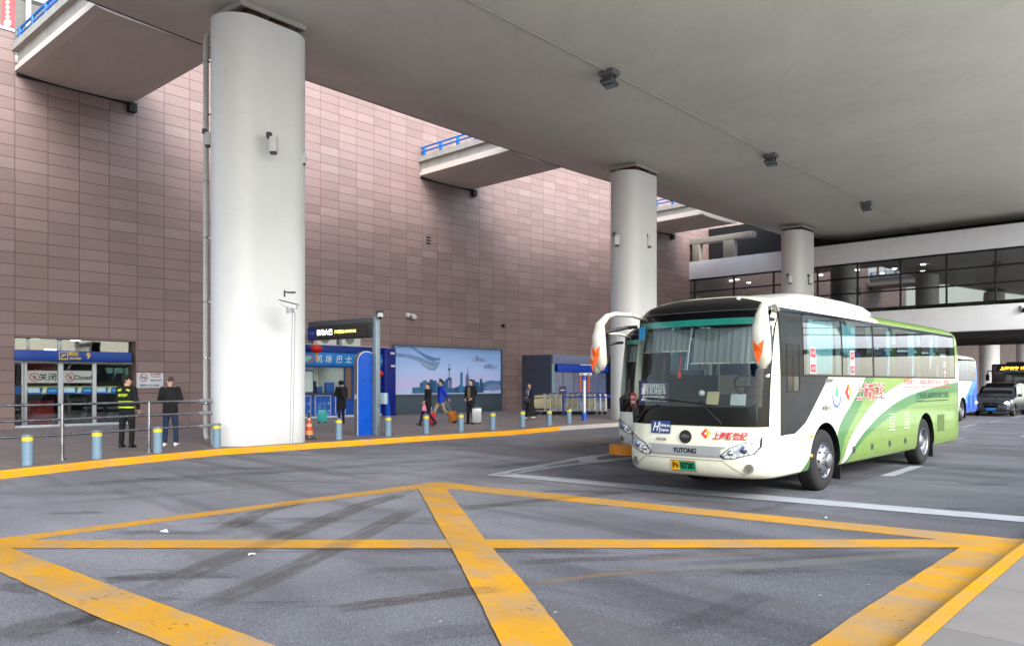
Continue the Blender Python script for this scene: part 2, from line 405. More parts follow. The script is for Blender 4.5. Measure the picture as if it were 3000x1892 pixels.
# pavement left: kerb line
kl = [(-19.5,-4),(-15.2,4.6),(-12.1,9.6)]+[tuple(at(x, y).xy) for x, y in ((0,1403),(320,1366),(640,1333),(860,1318),(1180,1295.5),(1500,1274),(1640,1261))]
kend = [tuple(at(1665,1259).xy), tuple(at(1817,1248.5).xy), (10.2,39.0),(22,53),(47,80),(80,115)]
K = kl+kend
def offs(line, d):
    out = []
    for i, p in enumerate(line):
        a = Vector(line[max(i-1,0)]); c = Vector(line[min(i+1,len(line)-1)]); t = (c-a).normalized(); n = Vector((-t.y, t.x))
        out.append((p[0]+n.x*d, p[1]+n.y*d))
    return out
def strip(l1, z1, l2, z2):
    bb = MB(); n = len(l1)
    bb.add([(p[0],p[1],z1) for p in l1]+[(p[0],p[1],z2) for p in l2], [(i, i+1, n+i+1, n+i) for i in range(n-1)])
    return bb
def kerbmesh(line, h, wd):
    bb = MB(); i2 = offs(line, .02); i3 = offs(line, wd); n = len(line)
    ls = [[(p[0],p[1],-.02) for p in line], [(p[0],p[1],h-.025) for p in line], [(p[0],p[1],h) for p in i2], [(p[0],p[1],h) for p in i3], [(p[0],p[1],-.02) for p in i3]]
    vs = [q for l in ls for q in l]; fs = [(k*n+i, k*n+i+1, (k+1)*n+i+1, (k+1)*n+i) for k in range(4) for i in range(n-1)]
    fs += [(0, n, 2*n, 3*n, 4*n), (n-1, 2*n-1, 3*n-1, 4*n-1, 5*n-1)]
    return bb.add(vs, fs)
struct(kerbmesh(kl, .15, .07).build('yellow_kerb', M_kerb)); struct(kerbmesh([kl[-1]]+kend, .15, .16).build('kerb', M_conc))
inner = offs(K, .06)
b = MB(); far = [(-45,-4),(-42,4.6),(-38,9.6),(-34,14),(-30,18),(-26,22),(-24,25),(-19,31),(-12,38),(-6,44),(0,52),(5,60),(9,70),(20,90),(50,120),(80,150)]
b.add([(p[0],p[1],.146) for p in inner]+[(p[0],p[1],.146) for p in far], [(i, i+1, 16+i+1, 16+i) for i in range(15)])
struct(b.build('pavement', M_pave))
# pavement under the photographer, its kerb with a painted top
kr = [(-9.5,-9),(0.0,2.13),(2.32,4.82),(3.17,5.775),(4.72,7.49),(5.15,7.95),(12,15.9),(30,36.5),(70,83)]
kr2 = offs(kr, -.135)
b = MB(); n = len(kr)
ls = [[(p[0],p[1],-.02) for p in kr], [(p[0],p[1],.105) for p in kr], [(p[0],p[1],.12) for p in offs(kr,-.015)], [(p[0],p[1],.12) for p in kr2]]
b.add([q for l in ls for q in l], [(k*n+i, k*n+i+1, (k+1)*n+i+1, (k+1)*n+i) for k in range(3) for i in range(n-1)])
struct(b.build('yellow_kerb', paintmark('yellow kerb paint darkened for top light', (176, 128, 6), (168, 120, 14), .4)))  # darker copy of the kerb yellow, its colour offsets the light on top
b = MB(); b.poly([(p[0],p[1],.117) for p in kr2]+[(110,60,.117),(60,-30,.117),(0,-40,.117)]); struct(b.build('pavement', M_pave2))
b = MB(); fo1 = offs(kr, -2.0)[1:-1]; b.poly([(p[0],p[1],.122) for p in fo1]+[(170,60,.122),(120,-50,.122),(0,-56,.122),(-30,-50,.122)]); struct(b.build('bounce_slab', concrete('forecourt concrete', (196,196,192), .2, 1)))  # unseen pale slab, added to bounce light up onto the deck underside
# ---- road markings, each sheet a few millimetres above the road
def mark(polys, z, mat, nm='road_marking'):
    bb = MB()
    for p in polys:
        q = [at(x, y, z) for x, y in p]; out = []
        for i in range(len(q)):
            a, c_ = q[i], q[(i+1) % len(q)]; d = c_-a; n = max(1, min(60, int(d.length/.12))); nr = Vector((-d.y, d.x, 0)).normalized()
            for k in range(n): out.append(a+d*k/n+nr*(random.uniform(-.006, .006) if k else 0))
        bb.poly(out)
    return struct(bb.build(nm, mat))
z1 = .004
mark([[(-60,1583),(1000,1447.6),(1266,1412),(1293,1412),(1300,1430),(1224,1432),(1000,1459),(100,1578.5),(-60,1600)],
      [(1294,1412),(1302,1412.6),(2000,1483.5),(2998,1580),(2951,1610),(2739,1577.6),(2000,1502),(1311,1431.5),(1301,1430)]], z1, M_yel)
mark([[(60,1579.7),(2800,1578.8),(2830,1592),(2818,1602),(1500,1604.5),(33,1604.5),(-40,1600)]], z1*2, M_yel)
mark([[(1224,1428),(1306,1428),(1421.5,1578),(1444,1604),(1548,1720),(1700,1918),(1486,1918),(1386,1724),(1324,1605),(1307,1578)],
      [(-60,1572),(0,1590),(33,1604),(374,1730),(814,1892),(885,1918),(560,1918),(507,1892),(291,1807),(0,1674),(-60,1650)],
      [(3010,1578),(3075,1572),(2990,1640),(2810,1790),(2660,1930),(2325,1930),(2370,1892),(2519,1790),(2700,1673),(2818,1598),(2870,1575)]], z1*3, M_yel)
mark([[(1423,1391),(1494,1386),(2000,1429.5),(3060,1517),(3060,1533.5),(2000,1443.8),(1490,1396)],
      [(1423,1391),(1500,1375.5),(1690,1340),(1870,1314),(1870,1321),(1695,1346.5),(1500,1384.5),(1480,1389)],
      [(1500,1381),(1640,1361.5),(1870,1334),(1870,1341),(1640,1368),(1490,1389)],
            [(2575,1393.5),(2668,1364.5),(2706,1364.5),(2618,1394)],
      [(2812,1251),(2850,1242.5),(2864,1242.5),(2824,1251)], [(2893,1236.5),(2928,1230.5),(2940,1230.5),(2905,1236.5)],
      [(2960,1224),(2998,1217.5),(3010,1217.5),(2974,1224)], [(2984,1279),(3010,1271.5),(3030,1271.5),(3005,1279)],
      [(2770,1290),(2822,1281),(2832,1281),(2782,1290)]], z1*2, M_wht)
mark([[(1540,1722),(1700,1696),(1870,1672),(1960,1668),(1900,1680),(1700,1712),(1560,1738)], [(1850,1640),(2000,1621),(2300,1612),(2100,1632),(1900,1645)],
      [(1600,1317),(1680,1303),(1776,1294),(1776,1298),(1690,1308)], [(1560,1292),(1650,1284),(1780,1276),(1780,1279),(1650,1288)]][2:], z1, M_yelw)

mark([[(1688,1343),(1738,1332),(1758,1351),(1706,1359)], [(1835,1326),(1852,1322),(1870,1330),(1860,1336)], [(1560,1368),(1590,1361),(1610,1367),(1580,1373)]], z1*3, M_wht)
# tyre marks, stains, rubbed patches and one painted shadow streak lying on the asphalt
def stain_shade_mat(name, c, a, sc=1.0):
    m = bpy.data.materials.new(name); m.use_nodes = True; nt = m.node_tree; b_ = nt.nodes['Principled BSDF']; out = nt.nodes['Material Output']
    b_.inputs['Base Color'].default_value = S(*c); b_.inputs['Roughness'].default_value = .8; b_.inputs['Specular IOR Level'].default_value = .1
    v = coords(nt, kind='UV'); n1 = noise(nt, 3*sc, 6, .75, nd_map(nt, v, (2, 1.2, 1))); n2 = noise(nt, 50, 4, .8, coords(nt))
    sx = nd(nt, 'ShaderNodeSeparateXYZ'); nt.links.new(v, sx.inputs[0])
    ed = math_(nt, 'SUBTRACT', 1.0, math_(nt, 'MULTIPLY', math_(nt, 'ABSOLUTE', math_(nt, 'SUBTRACT', sx.outputs[1], .5)), 2.0))
    ex = math_(nt, 'MULTIPLY', math_(nt, 'MULTIPLY', sx.outputs[0], math_(nt, 'SUBTRACT', 1.0, sx.outputs[0])), 8.0, True)
    k = math_(nt, 'MULTIPLY', math_(nt, 'MULTIPLY', ed, 3.0, True), ex)
    k = math_(nt, 'MULTIPLY', k, ramp(nt, n1, [(.34, g(.15)), (.52, g(1))])); k = math_(nt, 'MULTIPLY', k, ramp(nt, n2, [(.3, g(.55)), (.55, g(1))]))
    tr = nd(nt, 'ShaderNodeBsdfTransparent'); mx = nd(nt, 'ShaderNodeMixShader'); nt.links.new(math_(nt, 'MULTIPLY', k, a, True), mx.inputs[0])
    nt.links.new(tr.outputs[0], mx.inputs[1]); nt.links.new(b_.outputs[0], mx.inputs[2]); nt.links.new(mx.outputs[0], out.inputs[0]); return m
M_tyre_shade = stain_shade_mat('tyre mark and shadow streak', (54,54,59), .2); M_tyre2 = stain_shade_mat('rubber on paint', (84,74,60), .2); M_brown = stain_shade_mat('brown stain', (62,56,54), .34); M_pale = stain_shade_mat('pale rubbed stripe', (120,118,112), .3); M_ochre = stain_shade_mat('ghost of old paint', (140,108,66), .38, 2)
def smear(pts, w_, mat, z):
    l = [at(x, y, z) for x, y in pts]; p2 = dense0([(p.x, p.y) for p in l]); a_, c_ = offs(p2, w_/2), offs(p2, -w_/2); n = len(p2)
    bb = MB(); bb.add([(p[0],p[1],z) for p in a_]+[(p[0],p[1],z) for p in c_], [(i, i+1, n+i+1, n+i) for i in range(n-1)])
    o = bb.build('road_stain_shade', mat, fixn=False); ul = o.data.uv_layers.new(name='UVMap')
    k = 0
    for i in range(n-1):
        for u, vv in ((i, 1),(i+1, 1),(i+1, 0),(i, 0)): ul.data[k].uv = (u/(n-1), vv); k += 1
    return struct(o)
def dense0(p): 
    out = []
    for i in range(len(p)-1):
        for k in range(4): out.append((p[i][0]+(p[i+1][0]-p[i][0])*k/4, p[i][1]+(p[i+1][1]-p[i][1])*k/4))
    return out+[p[-1]]
for i, (pts, w_, mm) in enumerate((
  ([(420,1740),(620,1650),(860,1560),(1060,1480),(1210,1435)], .55, M_tyre_shade), ([(560,1790),(800,1690),(1050,1570),(1230,1480)], .5, M_tyre_shade),
  ([(300,1700),(380,1692),(520,1686)], .45, M_brown), ([(-20,1712),(60,1722),(140,1730)], .4, M_brown), ([(-20,1880),(120,1830),(260,1800),(430,1850)], .7, M_brown),
  ([(1040,1676),(1140,1668),(1300,1662),(1420,1655)], .35, M_tyre_shade), ([(980,1784),(1160,1758),(1380,1730),(1480,1722)], .38, M_brown), ([(1500,1650),(1680,1638),(1860,1633),(2050,1620)], .34, M_brown),
  ([(1540,1712),(1700,1690),(1820,1677),(1960,1668)], .14, M_ochre), ([(1860,1644),(2000,1630),(2140,1622),(2260,1617)], .10, M_ochre), ([(1900,1680),(2200,1660),(2500,1636),(2760,1615)], .35, M_pale), ([(1900,1655),(2200,1640),(2500,1624),(2700,1612)], .25, M_tyre_shade),
  ([(1400,1372),(1500,1362),(1640,1348)], .8, M_tyre_shade), ([(2180,1500),(2300,1478),(2440,1448)], .3, M_tyre_shade), ([(1340,1490),(1450,1478),(1640,1458),(1850,1438)], .5, M_tyre_shade),  # the second streak on this line is a shadow painted as dark colour
  ([(640,1560),(760,1500),(900,1462)], .5, M_tyre_shade), ([(60,1430),(500,1400),(900,1376),(1500,1330)], .9, M_tyre_shade), ([(100,1480),(600,1440),(1000,1405),(1500,1345)], .4, M_pale), ([(560,1640),(640,1604),(740,1560)], .35, M_pale),
  ([(2560,1330),(2700,1312),(2880,1290)], 1.0, M_pale), ([(2420,1420),(2560,1390),(2760,1350)], .7, M_tyre_shade), ([(1150,1880),(1300,1850),(1480,1838)], .5, M_tyre_shade), ([(1900,1860),(2100,1800),(2240,1730)], .45, M_tyre_shade))):
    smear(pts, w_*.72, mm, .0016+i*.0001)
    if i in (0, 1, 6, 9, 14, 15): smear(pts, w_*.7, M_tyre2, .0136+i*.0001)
# ================================================================ TERMINAL WALL
W = [Vector((-17.3-.669*9, 27.3-.743*9)), Vector((-17.3, 27.3)), Vector((-17.3+.669*17, 27.3+.743*17)), Vector((-.7,45.4)), Vector((8.4,53.9))]
W.append(W[-1]+Vector((.724,.690))*150)
WT = [-9.0, 0.0]
for i in range(2, len(W)): WT.append(WT[-1]+(W[i]-W[i-1]).length)
def wp(t, z, o=0.0):
    for i in range(len(W)-1):
        if t <= WT[i+1] or i == len(W)-2: break
    u = (W[i+1]-W[i]).normalized(); p = W[i]+u*(t-WT[i])
    return Vector((p.x+u.y*o, p.y-u.x*o, z))
U0 = Vector((.669,.743,0)); N0 = Vector((.743,-.669,0))
def wt(px, py, off=0.0):
    """photo pixel -> (t, z) on the plane off metres proud of the straight stretch of wall"""
    r = (px-CX)/F; x0, y0 = -17.3+.743*off, 27.3-.669*off
    t = (r*y0-x0)/(.669-.743*r); d = y0+.743*t
    return t, EY-(py-HY)*d/F
tD0, zDt = wt(41, 987); tD1, _ = wt(398, 1000); tD0 = 0.04
tK0, _ = wt(800, 1100, .6); tK1, _ = wt(1147, 1100, .6)
tKo0 = wt(820,1100)[0]; tKo1 = wt(1058,1100)[0]
holes = [(tD0, tD1, 0, 3.34), (tD0, 4.24, 12.9, 30), (-20, tD0, 13.9, 30), (tKo0, tKo1, .9, 2.9), (WT[3]+2.0, WT[3]+8.6, 0, 3.3)]
ts = sorted(set([WT[0], 62.0, tD0, tD1, 4.24, tKo0, tKo1, WT[3]+2.0, WT[3]+8.6]+WT[1:5]+[WT[4]+60, WT[4]+135]))
zs = sorted(set([0.0, .9, 2.9, 3.3, 3.34, 12.9, 13.9, 17.5]))
b = MB(); uvs = []
term = thing('terminal_building', 'tall brownish pink stone clad terminal wall behind the pavement', 'building')
for i in range(len(ts)-1):
    for j in range(len(zs)-1):
        tm, zm = (ts[i]+ts[i+1])/2, (zs[j]+zs[j+1])/2
        if any(h[0] < tm < h[1] and h[2] < zm < h[3] for h in holes): continue
        q = [(ts[i], zs[j]), (ts[i+1], zs[j]), (ts[i+1], zs[j+1]), (ts[i], zs[j+1])]
        b.add([wp(t, z) for t, z in q], [(0, 1, 2, 3)]); uvs += q
wall = b.build('wall', M_tile, term, fixn=False)
ul = wall.data.uv_layers.new(name='UVMap')
for i, (t, z) in enumerate(uvs): ul.data[i].uv = (t+20.8-.04, z+.41*8-.15+.03)
# jambs, lintel and cap
b = MB()
def wbox(bb, t0, t1, z0, z1, o0, o1, mi=0):
    vs = [wp(t, z, o) for z in (z0, z1) for o in (o0, o1) for t in (t0, t1)]
    return bb.add(vs, [(0,1,3,2),(4,6,7,5),(0,4,5,1),(2,3,7,6),(0,2,6,4),(1,5,7,3)], mi)
wbox(b, tD0-.02, tD0, 0, 3.34, -.6, -.004); wbox(b, tD1, tD1+.02, 0, 3.34, -.6, -.004); wbox(b, tD0, tD1, 3.34, 3.4, -.6, -.004)
jm = b.build('reveal', mt((128,106,100), .6), term)
b = MB(); wbox(b, -9, tD0-.02, 13.9, 14.0, -.5, .05); b.build('wall_cap', mt((214,220,232), .5), term)
# departures level facade seen above the parapet
b = MB()
wbox(b, -9, 6, 12.6, 12.75, -7, -.5); wbox(b, -9, 6, 12.75, 20, -7.2, -7); b.build('upper_facade', mt((112,112,104), .6), term)
b = MB()
for k in range(6): wbox(b, -6+k*2.1, -5.88+k*2.1, 12.75, 20, -6.95, -6.8)
wbox(b, -9, 6, 15.2, 15.5, -6.9, -6.5); wbox(b, -9, 6, 16.8, 17.0, -4, -3.6); b.build('upper_beam', M_offw, term)
up = MB(); wbox(up, 2.2, 5.0, 16.2, 17.2, -3.5, -3.4); u_ = up.build('sign', mt((60,90,200), .5), None); tag(u_, 'blue sign high above the first footbridge at the top left corner', 'sign')
up = MB(); wbox(up, .5, 3.1, 14.2, 15.4, -6.6, -6.5); u_ = up.build('notice_board', M_white, None); tag(u_, 'white notice board behind the blue railing of the upper level', 'notice board')
# ---- entrance with sliding doors
ent = MB(); OFF = -.35
for px0, px1 in ((63,71),(64,78),(170,184),(270,281)): 
    t0 = wt(px0,1100,OFF)[0]; t1 = wt(px1,1100,OFF)[0]; wbox(ent, t0, t1, .22, 2.55, OFF-.04, OFF+.06)
wbox(ent, tD0, tD1, 2.46, 2.55, OFF-.035, OFF+.055); wbox(ent, tD0, tD1, .149, .24, OFF-.3, OFF+.1)
wbox(ent, wt(168,1000,OFF)[0], wt(180,1000,OFF)[0], 2.9, 3.34, OFF-.03, OFF+.05); wbox(ent, wt(78,1000,OFF)[0], wt(86,1000,OFF)[0], 2.9, 3.34, OFF-.03, OFF+.05)
door = ent.build('door_frame', mt((205,210,216), .35, .3), term, bevel=.006)
for a, c_ in ((42,63),(78,170),(184,270),(281,397)):
    t0 = wt(a,1100,OFF)[0]; t1 = wt(c_,1100,OFF)[0]
    q = MB(); wbox(q, t0, t1, .24, 2.46, OFF-.006, OFF+.006); q.build('door_pane', M_glass, term)
q = MB(); wbox(q, tD0, tD1, 2.56, 3.33, OFF-.006, OFF+.006); q.build('transom_pane', M_glass, term)
# printed strip across the panes and the two closed notices
def wquad(bb, px0, px1, py0, py1, o, mi=0):
    t0, za = wt(px0, py0, o); t1, zb = wt(px1, py0, o); _, zc = wt(px0, py1, o)
    return bb.add([wp(t0, zc, o), wp(t1, zc, o), wp(t1, za, o), wp(t0, za, o)], [(0,1,2,3)], mi)
fo = OFF+.022
for k, (a, c_) in enumerate(((43,62),(78,169),(184,269),(281,350))):
    q = MB(); t0 = wt(a,1100,fo)[0]; t1 = wt(c_,1100,fo)[0]
    za, zb = 1.34, 1.62; L = t1-t0
    def w4(u0, u1, v0, v1, o, mi, sk=0):
        q.add([wp(t0+u0*L, za+v0*(zb-za), o), wp(t0+u1*L, za+v0*(zb-za), o), wp(t0+(u1+sk)*L, za+v1*(zb-za), o), wp(t0+(u0+sk)*L, za+v1*(zb-za), o)], [(0,1,2,3)], mi)
    w4(0, 1, 0, 1, fo, 0)
    if k: 
        w4(.04, .42, .22, .82, fo+.003, 1, -.02); w4(.47, .62, .1, .95, fo+.003, 2, .05); w4(.5, .6, .2, .75, fo+.006, 1, .04)
        w4(.68, .95, .3, .62, fo+.003, 3, .04); w4(.0, 1.0, .9, 1, fo+.003, 2)
    q.build('poster_strip', [mt((16,96,176), .4), mt((196,226,240), .4), mt((190,196,60), .4), mt((80,170,220), .4)], term)
def ring_sign(parent, c, r, x, n, mred, name='sticker'):
    q = MB(); m4 = frame(c, x, n); N = 28
    vs = [m4 @ Vector((math.cos(2*math.pi*k/N)*rr, math.sin(2*math.pi*k/N)*rr, .001)) for rr in (r, r*.82) for k in range(N)]
    q.add(vs, [(k, (k+1) % N, N+(k+1) % N, N+k) for k in range(N)])
    for a, b_ in (((-.6,.55),(.6,-.55)),):
        dx, dy = b_[0]-a[0], b_[1]-a[1]; l = math.hypot(dx, dy); nx, ny = -dy/l*.07, dx/l*.07
        q.add([m4 @ Vector((p[0]*r, p[1]*r, .002)) for p in ((a[0]+nx,a[1]+ny),(a[0]-nx,a[1]-ny),(b_[0]-nx,b_[1]-ny),(b_[0]+nx,b_[1]+ny))], [(0,1,2,3)])
    return q.build(name, mred, parent)
def person_icon(m4, r, mat, parent):
    q = MB()
    def pl(pts): q.add([m4 @ Vector((x*r, y*r, .0015)) for x, y in pts], [tuple(range(len(pts)))])
    pl([(math.cos(a)*.13, .42+math.sin(a)*.13) for a in [k*.628 for k in range(10)]])
    pl([(-.13,.25),(.13,.25),(.5,.0),(.44,-.08),(.12,.08),(.1,-.15),(.4,-.6),(.28,-.66),(0,-.25),(-.28,-.66),(-.4,-.6),(-.1,-.15),(-.12,.08),(-.44,-.08),(-.5,0)])
    return q.build('pictogram', mat, parent)
for a, c_, tx, sz, xr in ((79,168,'关闭',.3,.68),(185,269,'Closed',.22,.68)):
    q = MB(); wquad(q, a, c_, 1085, 1121, fo+.004)
    bd = q.build('closed_notice', mt((205,214,212), .4), term)
    t0 = wt(a,1100,fo)[0]; t1 = wt(c_,1100,fo)[0]; zc = wt(a,1105,fo)[1]
    cc = wp(t0+(t1-t0)*.24, zc, fo+.008); ring_sign(bd, cc, .16, U0, N0, mt((180,40,44), .5))
    person_icon(frame(cc, U0, N0), .15, M_black, bd)
    text(tx, sz, frame(wp(t0+(t1-t0)*xr, zc-.01, fo+.008), U0, N0), M_dark, bd, bold=.004)
# interior behind the doors
q = MB(); wbox(q, -1.5, 5.6, .13, .14, -8, -.62); q.build('hall_floor', mt((150,146,140), .3), term)
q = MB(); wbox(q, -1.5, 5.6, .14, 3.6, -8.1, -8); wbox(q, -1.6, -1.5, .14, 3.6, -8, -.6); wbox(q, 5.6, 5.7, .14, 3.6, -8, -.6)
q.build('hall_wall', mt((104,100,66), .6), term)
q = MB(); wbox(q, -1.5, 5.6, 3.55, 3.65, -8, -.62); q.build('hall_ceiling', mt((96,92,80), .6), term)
for tt, oo in ((.9,-1.6),(2.6,-1.6),(1.7,-3.6),(3.4,-4.4),(.6,-5.4)):
    q = MB(); wbox(q, tt, tt+.3, 3.5, 3.53, oo-.3, oo); q.build('ceiling_lamp', M_lamp2, term)
st = thing('red_stand', 'red promotional stand inside the hall behind the left sliding door', 'stand', wp(1.15, .14, -1.6), math.atan2(.743,.669))
q = MB(); q.box((-.45,-.3,0),(.55,.3,.95)); q.build('counter', M_red, st, bevel=.03)
q = MB(); q.box((-.45,-.34,1.55),(.6,-.28,2.35)); q.box((-.42,-.33,.95),(-.36,-.29,1.55)); q.box((.5,-.33,.95),(.56,-.29,1.55)); q.build('header', M_red, st)
tx = text('feizhu', .15, frame((.05,-.35,2.05), (1,0,0), (0,-1,0)), M_white, st); 
s2 = thing('tall_display', 'dark display board with red top inside the hall', 'display', wp(.4, .14, -4.5), math.atan2(.743,.669))
q = MB(); q.box((0,0,0),(2.4,.2,3.2)); q.build('board', mt((52,44,46), .4), s2); q = MB(); q.box((.9,-.02,2.75),(1.9,-.005,3.1)); q.build('red_panel', M_red, s2)
q = MB(); q.box((1.95,-.02,2.85),(2.4,-.005,3.0)); q.build('lit_letters', M_lamp2, s2)
for k in range(2):
    s3 = thing('queue_barrier', ['grey machine in the hall behind the right sliding door','low blue cabinet in the hall behind the door frame'][k], 'cabinet', wp([2.9,1.9][k], .14, [-3.4,-5.5][k]), math.atan2(.743,.669))
    q = MB(); q.box((0,0,0),(.7,.5,[1.0,1.5][k])); q.build('cabinet', [mt((150,150,150), .4), mt((20,60,120), .4)][k], s3, bevel=.03); s3.name = 'hall_cabinet'
    q = MB(); q.box((.1,-.02,[.5,.8][k]),(.6,-.001,[.85,1.35][k])); q.build('screen', M_blackg, s3)
# arrivals sign over the doors
o0 = .1; sg = thing('arrivals_sign', 'long blue arrivals sign with yellow plane symbol and number 9 over the doors', 'sign')
t0 = tD0-.02; t1 = wt(386,1040,o0)[0]; zb, zt = wt(41,1055,o0)[1], wt(41,1023,o0)[1]
q = MB(); wbox(q, t0, t1, zb, zt, -.28, o0); q.build('sign_body', mt((8,66,158), .35), sg, bevel=.01)
def wtx(s, px, py, size, m, par, o, **kw):
    t, z = wt(px, py, o); return text(s, size, frame(wp(t, z, o+.006), U0, N0), m, par, **kw)
t, z = wt(186,1042,o0); q = MB(); m4 = frame(wp(t, z, o0+.004), U0, N0)
def fr(hw, hh, th, zz):
    for (a, b_, c_, d) in ((-hw,-hh,hw,-hh+th),(-hw,hh-th,hw,hh),(-hw,-hh+th,-hw+th,hh-th),(hw-th,-hh+th,hw,hh-th)):
        q.add([m4 @ Vector(p) for p in ((a,b_,zz),(c_,b_,zz),(c_,d,zz),(a,d,zz))], [(0,1,2,3)])
fr(.15,.14,.025,.001)
q.add([m4 @ Vector((x*.13, y*.13, .002)) for x, y in ((-.8,-.25),(-.7,-.4),(-.1,-.2),(.6,.25),(.75,.5),(.5,.5),(.1,.25),(-.3,.55),(-.45,.5),(-.15,.1),(-.5,-.1))], [tuple(range(11))])
q.add([m4 @ Vector((x*.13, y*.13, .002)) for x, y in ((-.8,-.85),(.8,-.85),(.8,-.7),(-.8,-.7))], [(0,1,2,3)])
q.build('plane_symbol', M_yell, sg)
wtx('到达', 215, 1037, .17, M_yell, sg, o0, bold=.004); wtx('Arrivals', 221, 1049.5, .125, M_yell, sg, o0, bold=.004)
wtx('9', 259, 1043, .30, M_yell, sg, o0, bold=.008)
# no-smoking notice
ns = thing('smoking_notice', 'white no smoking notice on the stone wall between the guard and the man in black', 'notice')
q = MB(); a_, zt = wt(400,1091.5); c_, _ = wt(478,1092); _, zb = wt(400,1136); wbox(q, a_, c_, zb, zt, .003, .02); q.build('panel', mt((226,228,232), .35), ns)
t, z = wt(420,1106); ring_sign(ns, wp(t, z, .023), .15, U0, N0, mt((176,44,60), .5), 'ring')
q = MB(); m4 = frame(wp(t, z, .022), U0, N0); q.add([m4 @ Vector(p) for p in ((-.09,-.015,0),(.09,-.015,0),(.09,.02,0),(-.09,.02,0))], [(0,1,2,3)]); q.build('cigarette', M_dark, ns)
for s_, px, py, sz, mm in (('禁止吸烟', 455, 1096, .1, M_red), ('No smoking', 455, 1103, .065, M_red), ('吸烟请至室外', 457, 1114, .075, M_dgrey), ('请配合工作 谢谢', 438, 1129, .1, M_dgrey)):
    wtx(s_, px, py, sz, mm, ns, .02)
# ================================================================ VIADUCT DECK
ED = [(-21,3),(-19,9),(-16.6,14),(-14.2,18),(-11.75,21.7),(-9.65,24.6),(-7.24,27.4),(-2.3,33.1),(2.87,39),(7.2,43.4),(11.3,47.8),(18.8,55.7),(32,69.7),(60,98),(95,132)]
def dense(line, n=5):
    pts = [Vector(p) for p in line]; out = []
    for i in range(len(pts)-1):
        p0, p1, p2, p3 = pts[max(i-1,0)], pts[i], pts[i+1], pts[min(i+2,len(pts)-1)]
        for k in range(n):
            t = k/n; out.append(tuple(.5*((2*p1)+(p2-p0)*t+(2*p0-5*p1+4*p2-p3)*t*t+(3*p1-p0-3*p2+p3)*t**3)))
    out.append(tuple(pts[-1])); return out
EDd = dense(ED)
prof = [(0,13.55),(0,12.36),(.06,12.28),(.25,12.25),(.6,12.2),(1.2,12.08),(2.0,11.88),(3.0,11.62),(4.0,11.45),(5.0,11.37),(6,11.35),(10,11.35),(16,11.35),(20,11.35),(21,11.4),(22,11.55),(23,11.8),(23.8,12.1),(23.9,13.3)]
deck = thing('viaduct_deck', 'wide curving concrete road deck overhead on white columns', 'bridge')
def pocket(line, prof, name, mat, par):
    b = MB(); n = len(line)
    rows = [offs(line, -u) for u, z in prof]
    vs = [(p[0], p[1], prof[k][1]) for k, r in enumerate(rows) for p in r]
    fs = [(k*n+i, k*n+i+1, (k+1)*n+i+1, (k+1)*n+i) for k in range(len(prof)-1) for i in range(n-1)]
    k = len(prof)-1; fs += [(i, i+1, k*n+i+1, k*n+i) for i in range(n-1)]
    return b.add(vs, fs).build(name, mat, par, smooth=True, angle=35)
pocket(EDd, prof, 'slab', M_soff, deck)
pocket(EDd, [(-.05,12.42),(-.05,12.3),(.05,12.265),(.05,12.34)], 'drip_edge', M_dark, deck)
# ---------------------------------------------------------------- columns
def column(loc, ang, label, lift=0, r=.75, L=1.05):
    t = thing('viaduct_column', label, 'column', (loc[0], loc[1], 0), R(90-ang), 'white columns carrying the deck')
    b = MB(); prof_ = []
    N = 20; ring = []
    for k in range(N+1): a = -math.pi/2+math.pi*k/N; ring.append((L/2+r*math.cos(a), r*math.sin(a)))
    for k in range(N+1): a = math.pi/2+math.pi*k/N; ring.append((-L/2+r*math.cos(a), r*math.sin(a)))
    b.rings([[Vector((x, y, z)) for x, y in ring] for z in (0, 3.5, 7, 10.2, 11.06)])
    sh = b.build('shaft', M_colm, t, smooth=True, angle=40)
    b = MB(); b.box((-.62,-.42,11.06),(-.14,.42,11.36)); b.box((.14,-.42,11.06),(.62,.42,11.36)); b.build('bearing', M_rust, t, bevel=.01)
    b = MB()   # rim of the recess in the soffit above the column
    for a, c_ in (((-.98,-.72),(.98,-.66)),((-.98,.66),(.98,.72)),((-.98,-.66),(-.92,.66)),((.92,-.66),(.98,.66))): b.box((a[0],a[1],11.22),(c_[0],c_[1],11.36))
    b.build('recess_rim', M_conc, t)
    return t
C1 = column((-6.72, 20.92), 40, 'nearest and largest white column, with a downpipe and cameras')
C2 = column((5.5, 35.5), 41, 'second white column, just behind the shuttle bus mirror')
C3 = column((17.75, 48.9), 43, 'third white column, standing above the roof of the shuttle bus')
C5 = column((45.5, 75), 44, 'distant white column beyond the underpass, left of the last one')
C6 = column((57.7, 88.5), 44, 'most distant white column at the right edge of the picture')
# downpipe on the nearest column
dp = thing('downpipe', 'white plastic downpipe running down the left side of the nearest column', 'pipe')
pb = at(604, 1296, .28); pb = Vector((-8.17, 21.0, .3))
b = MB(); b.tube([pb+Vector((.5,.1,10.75)), pb+Vector((.2,.04,10.78)), pb+Vector((.04,0,10.7)), pb+Vector((0,0,10.5)), pb+Vector((0,0,.1)), pb+Vector((.04,-.04,-.02)), pb+Vector((.1,-.1,-.08))], .072, 14)
b.build('pipe', M_offw, dp, smooth=True, angle=60)
for z in (1.2, 2.4, 3.9, 5.6, 7.1, 8.9, 10.3):
    b = MB(); b.lathe([(.08,z-.02),(.083,z),(.08,z+.02)], 14, (pb.x, pb.y, 0)); b.box((pb.x-.01,pb.y-.02,z-.015),(pb.x+.2,pb.y+.02,z+.015)); b.build('clamp', M_steel, dp)
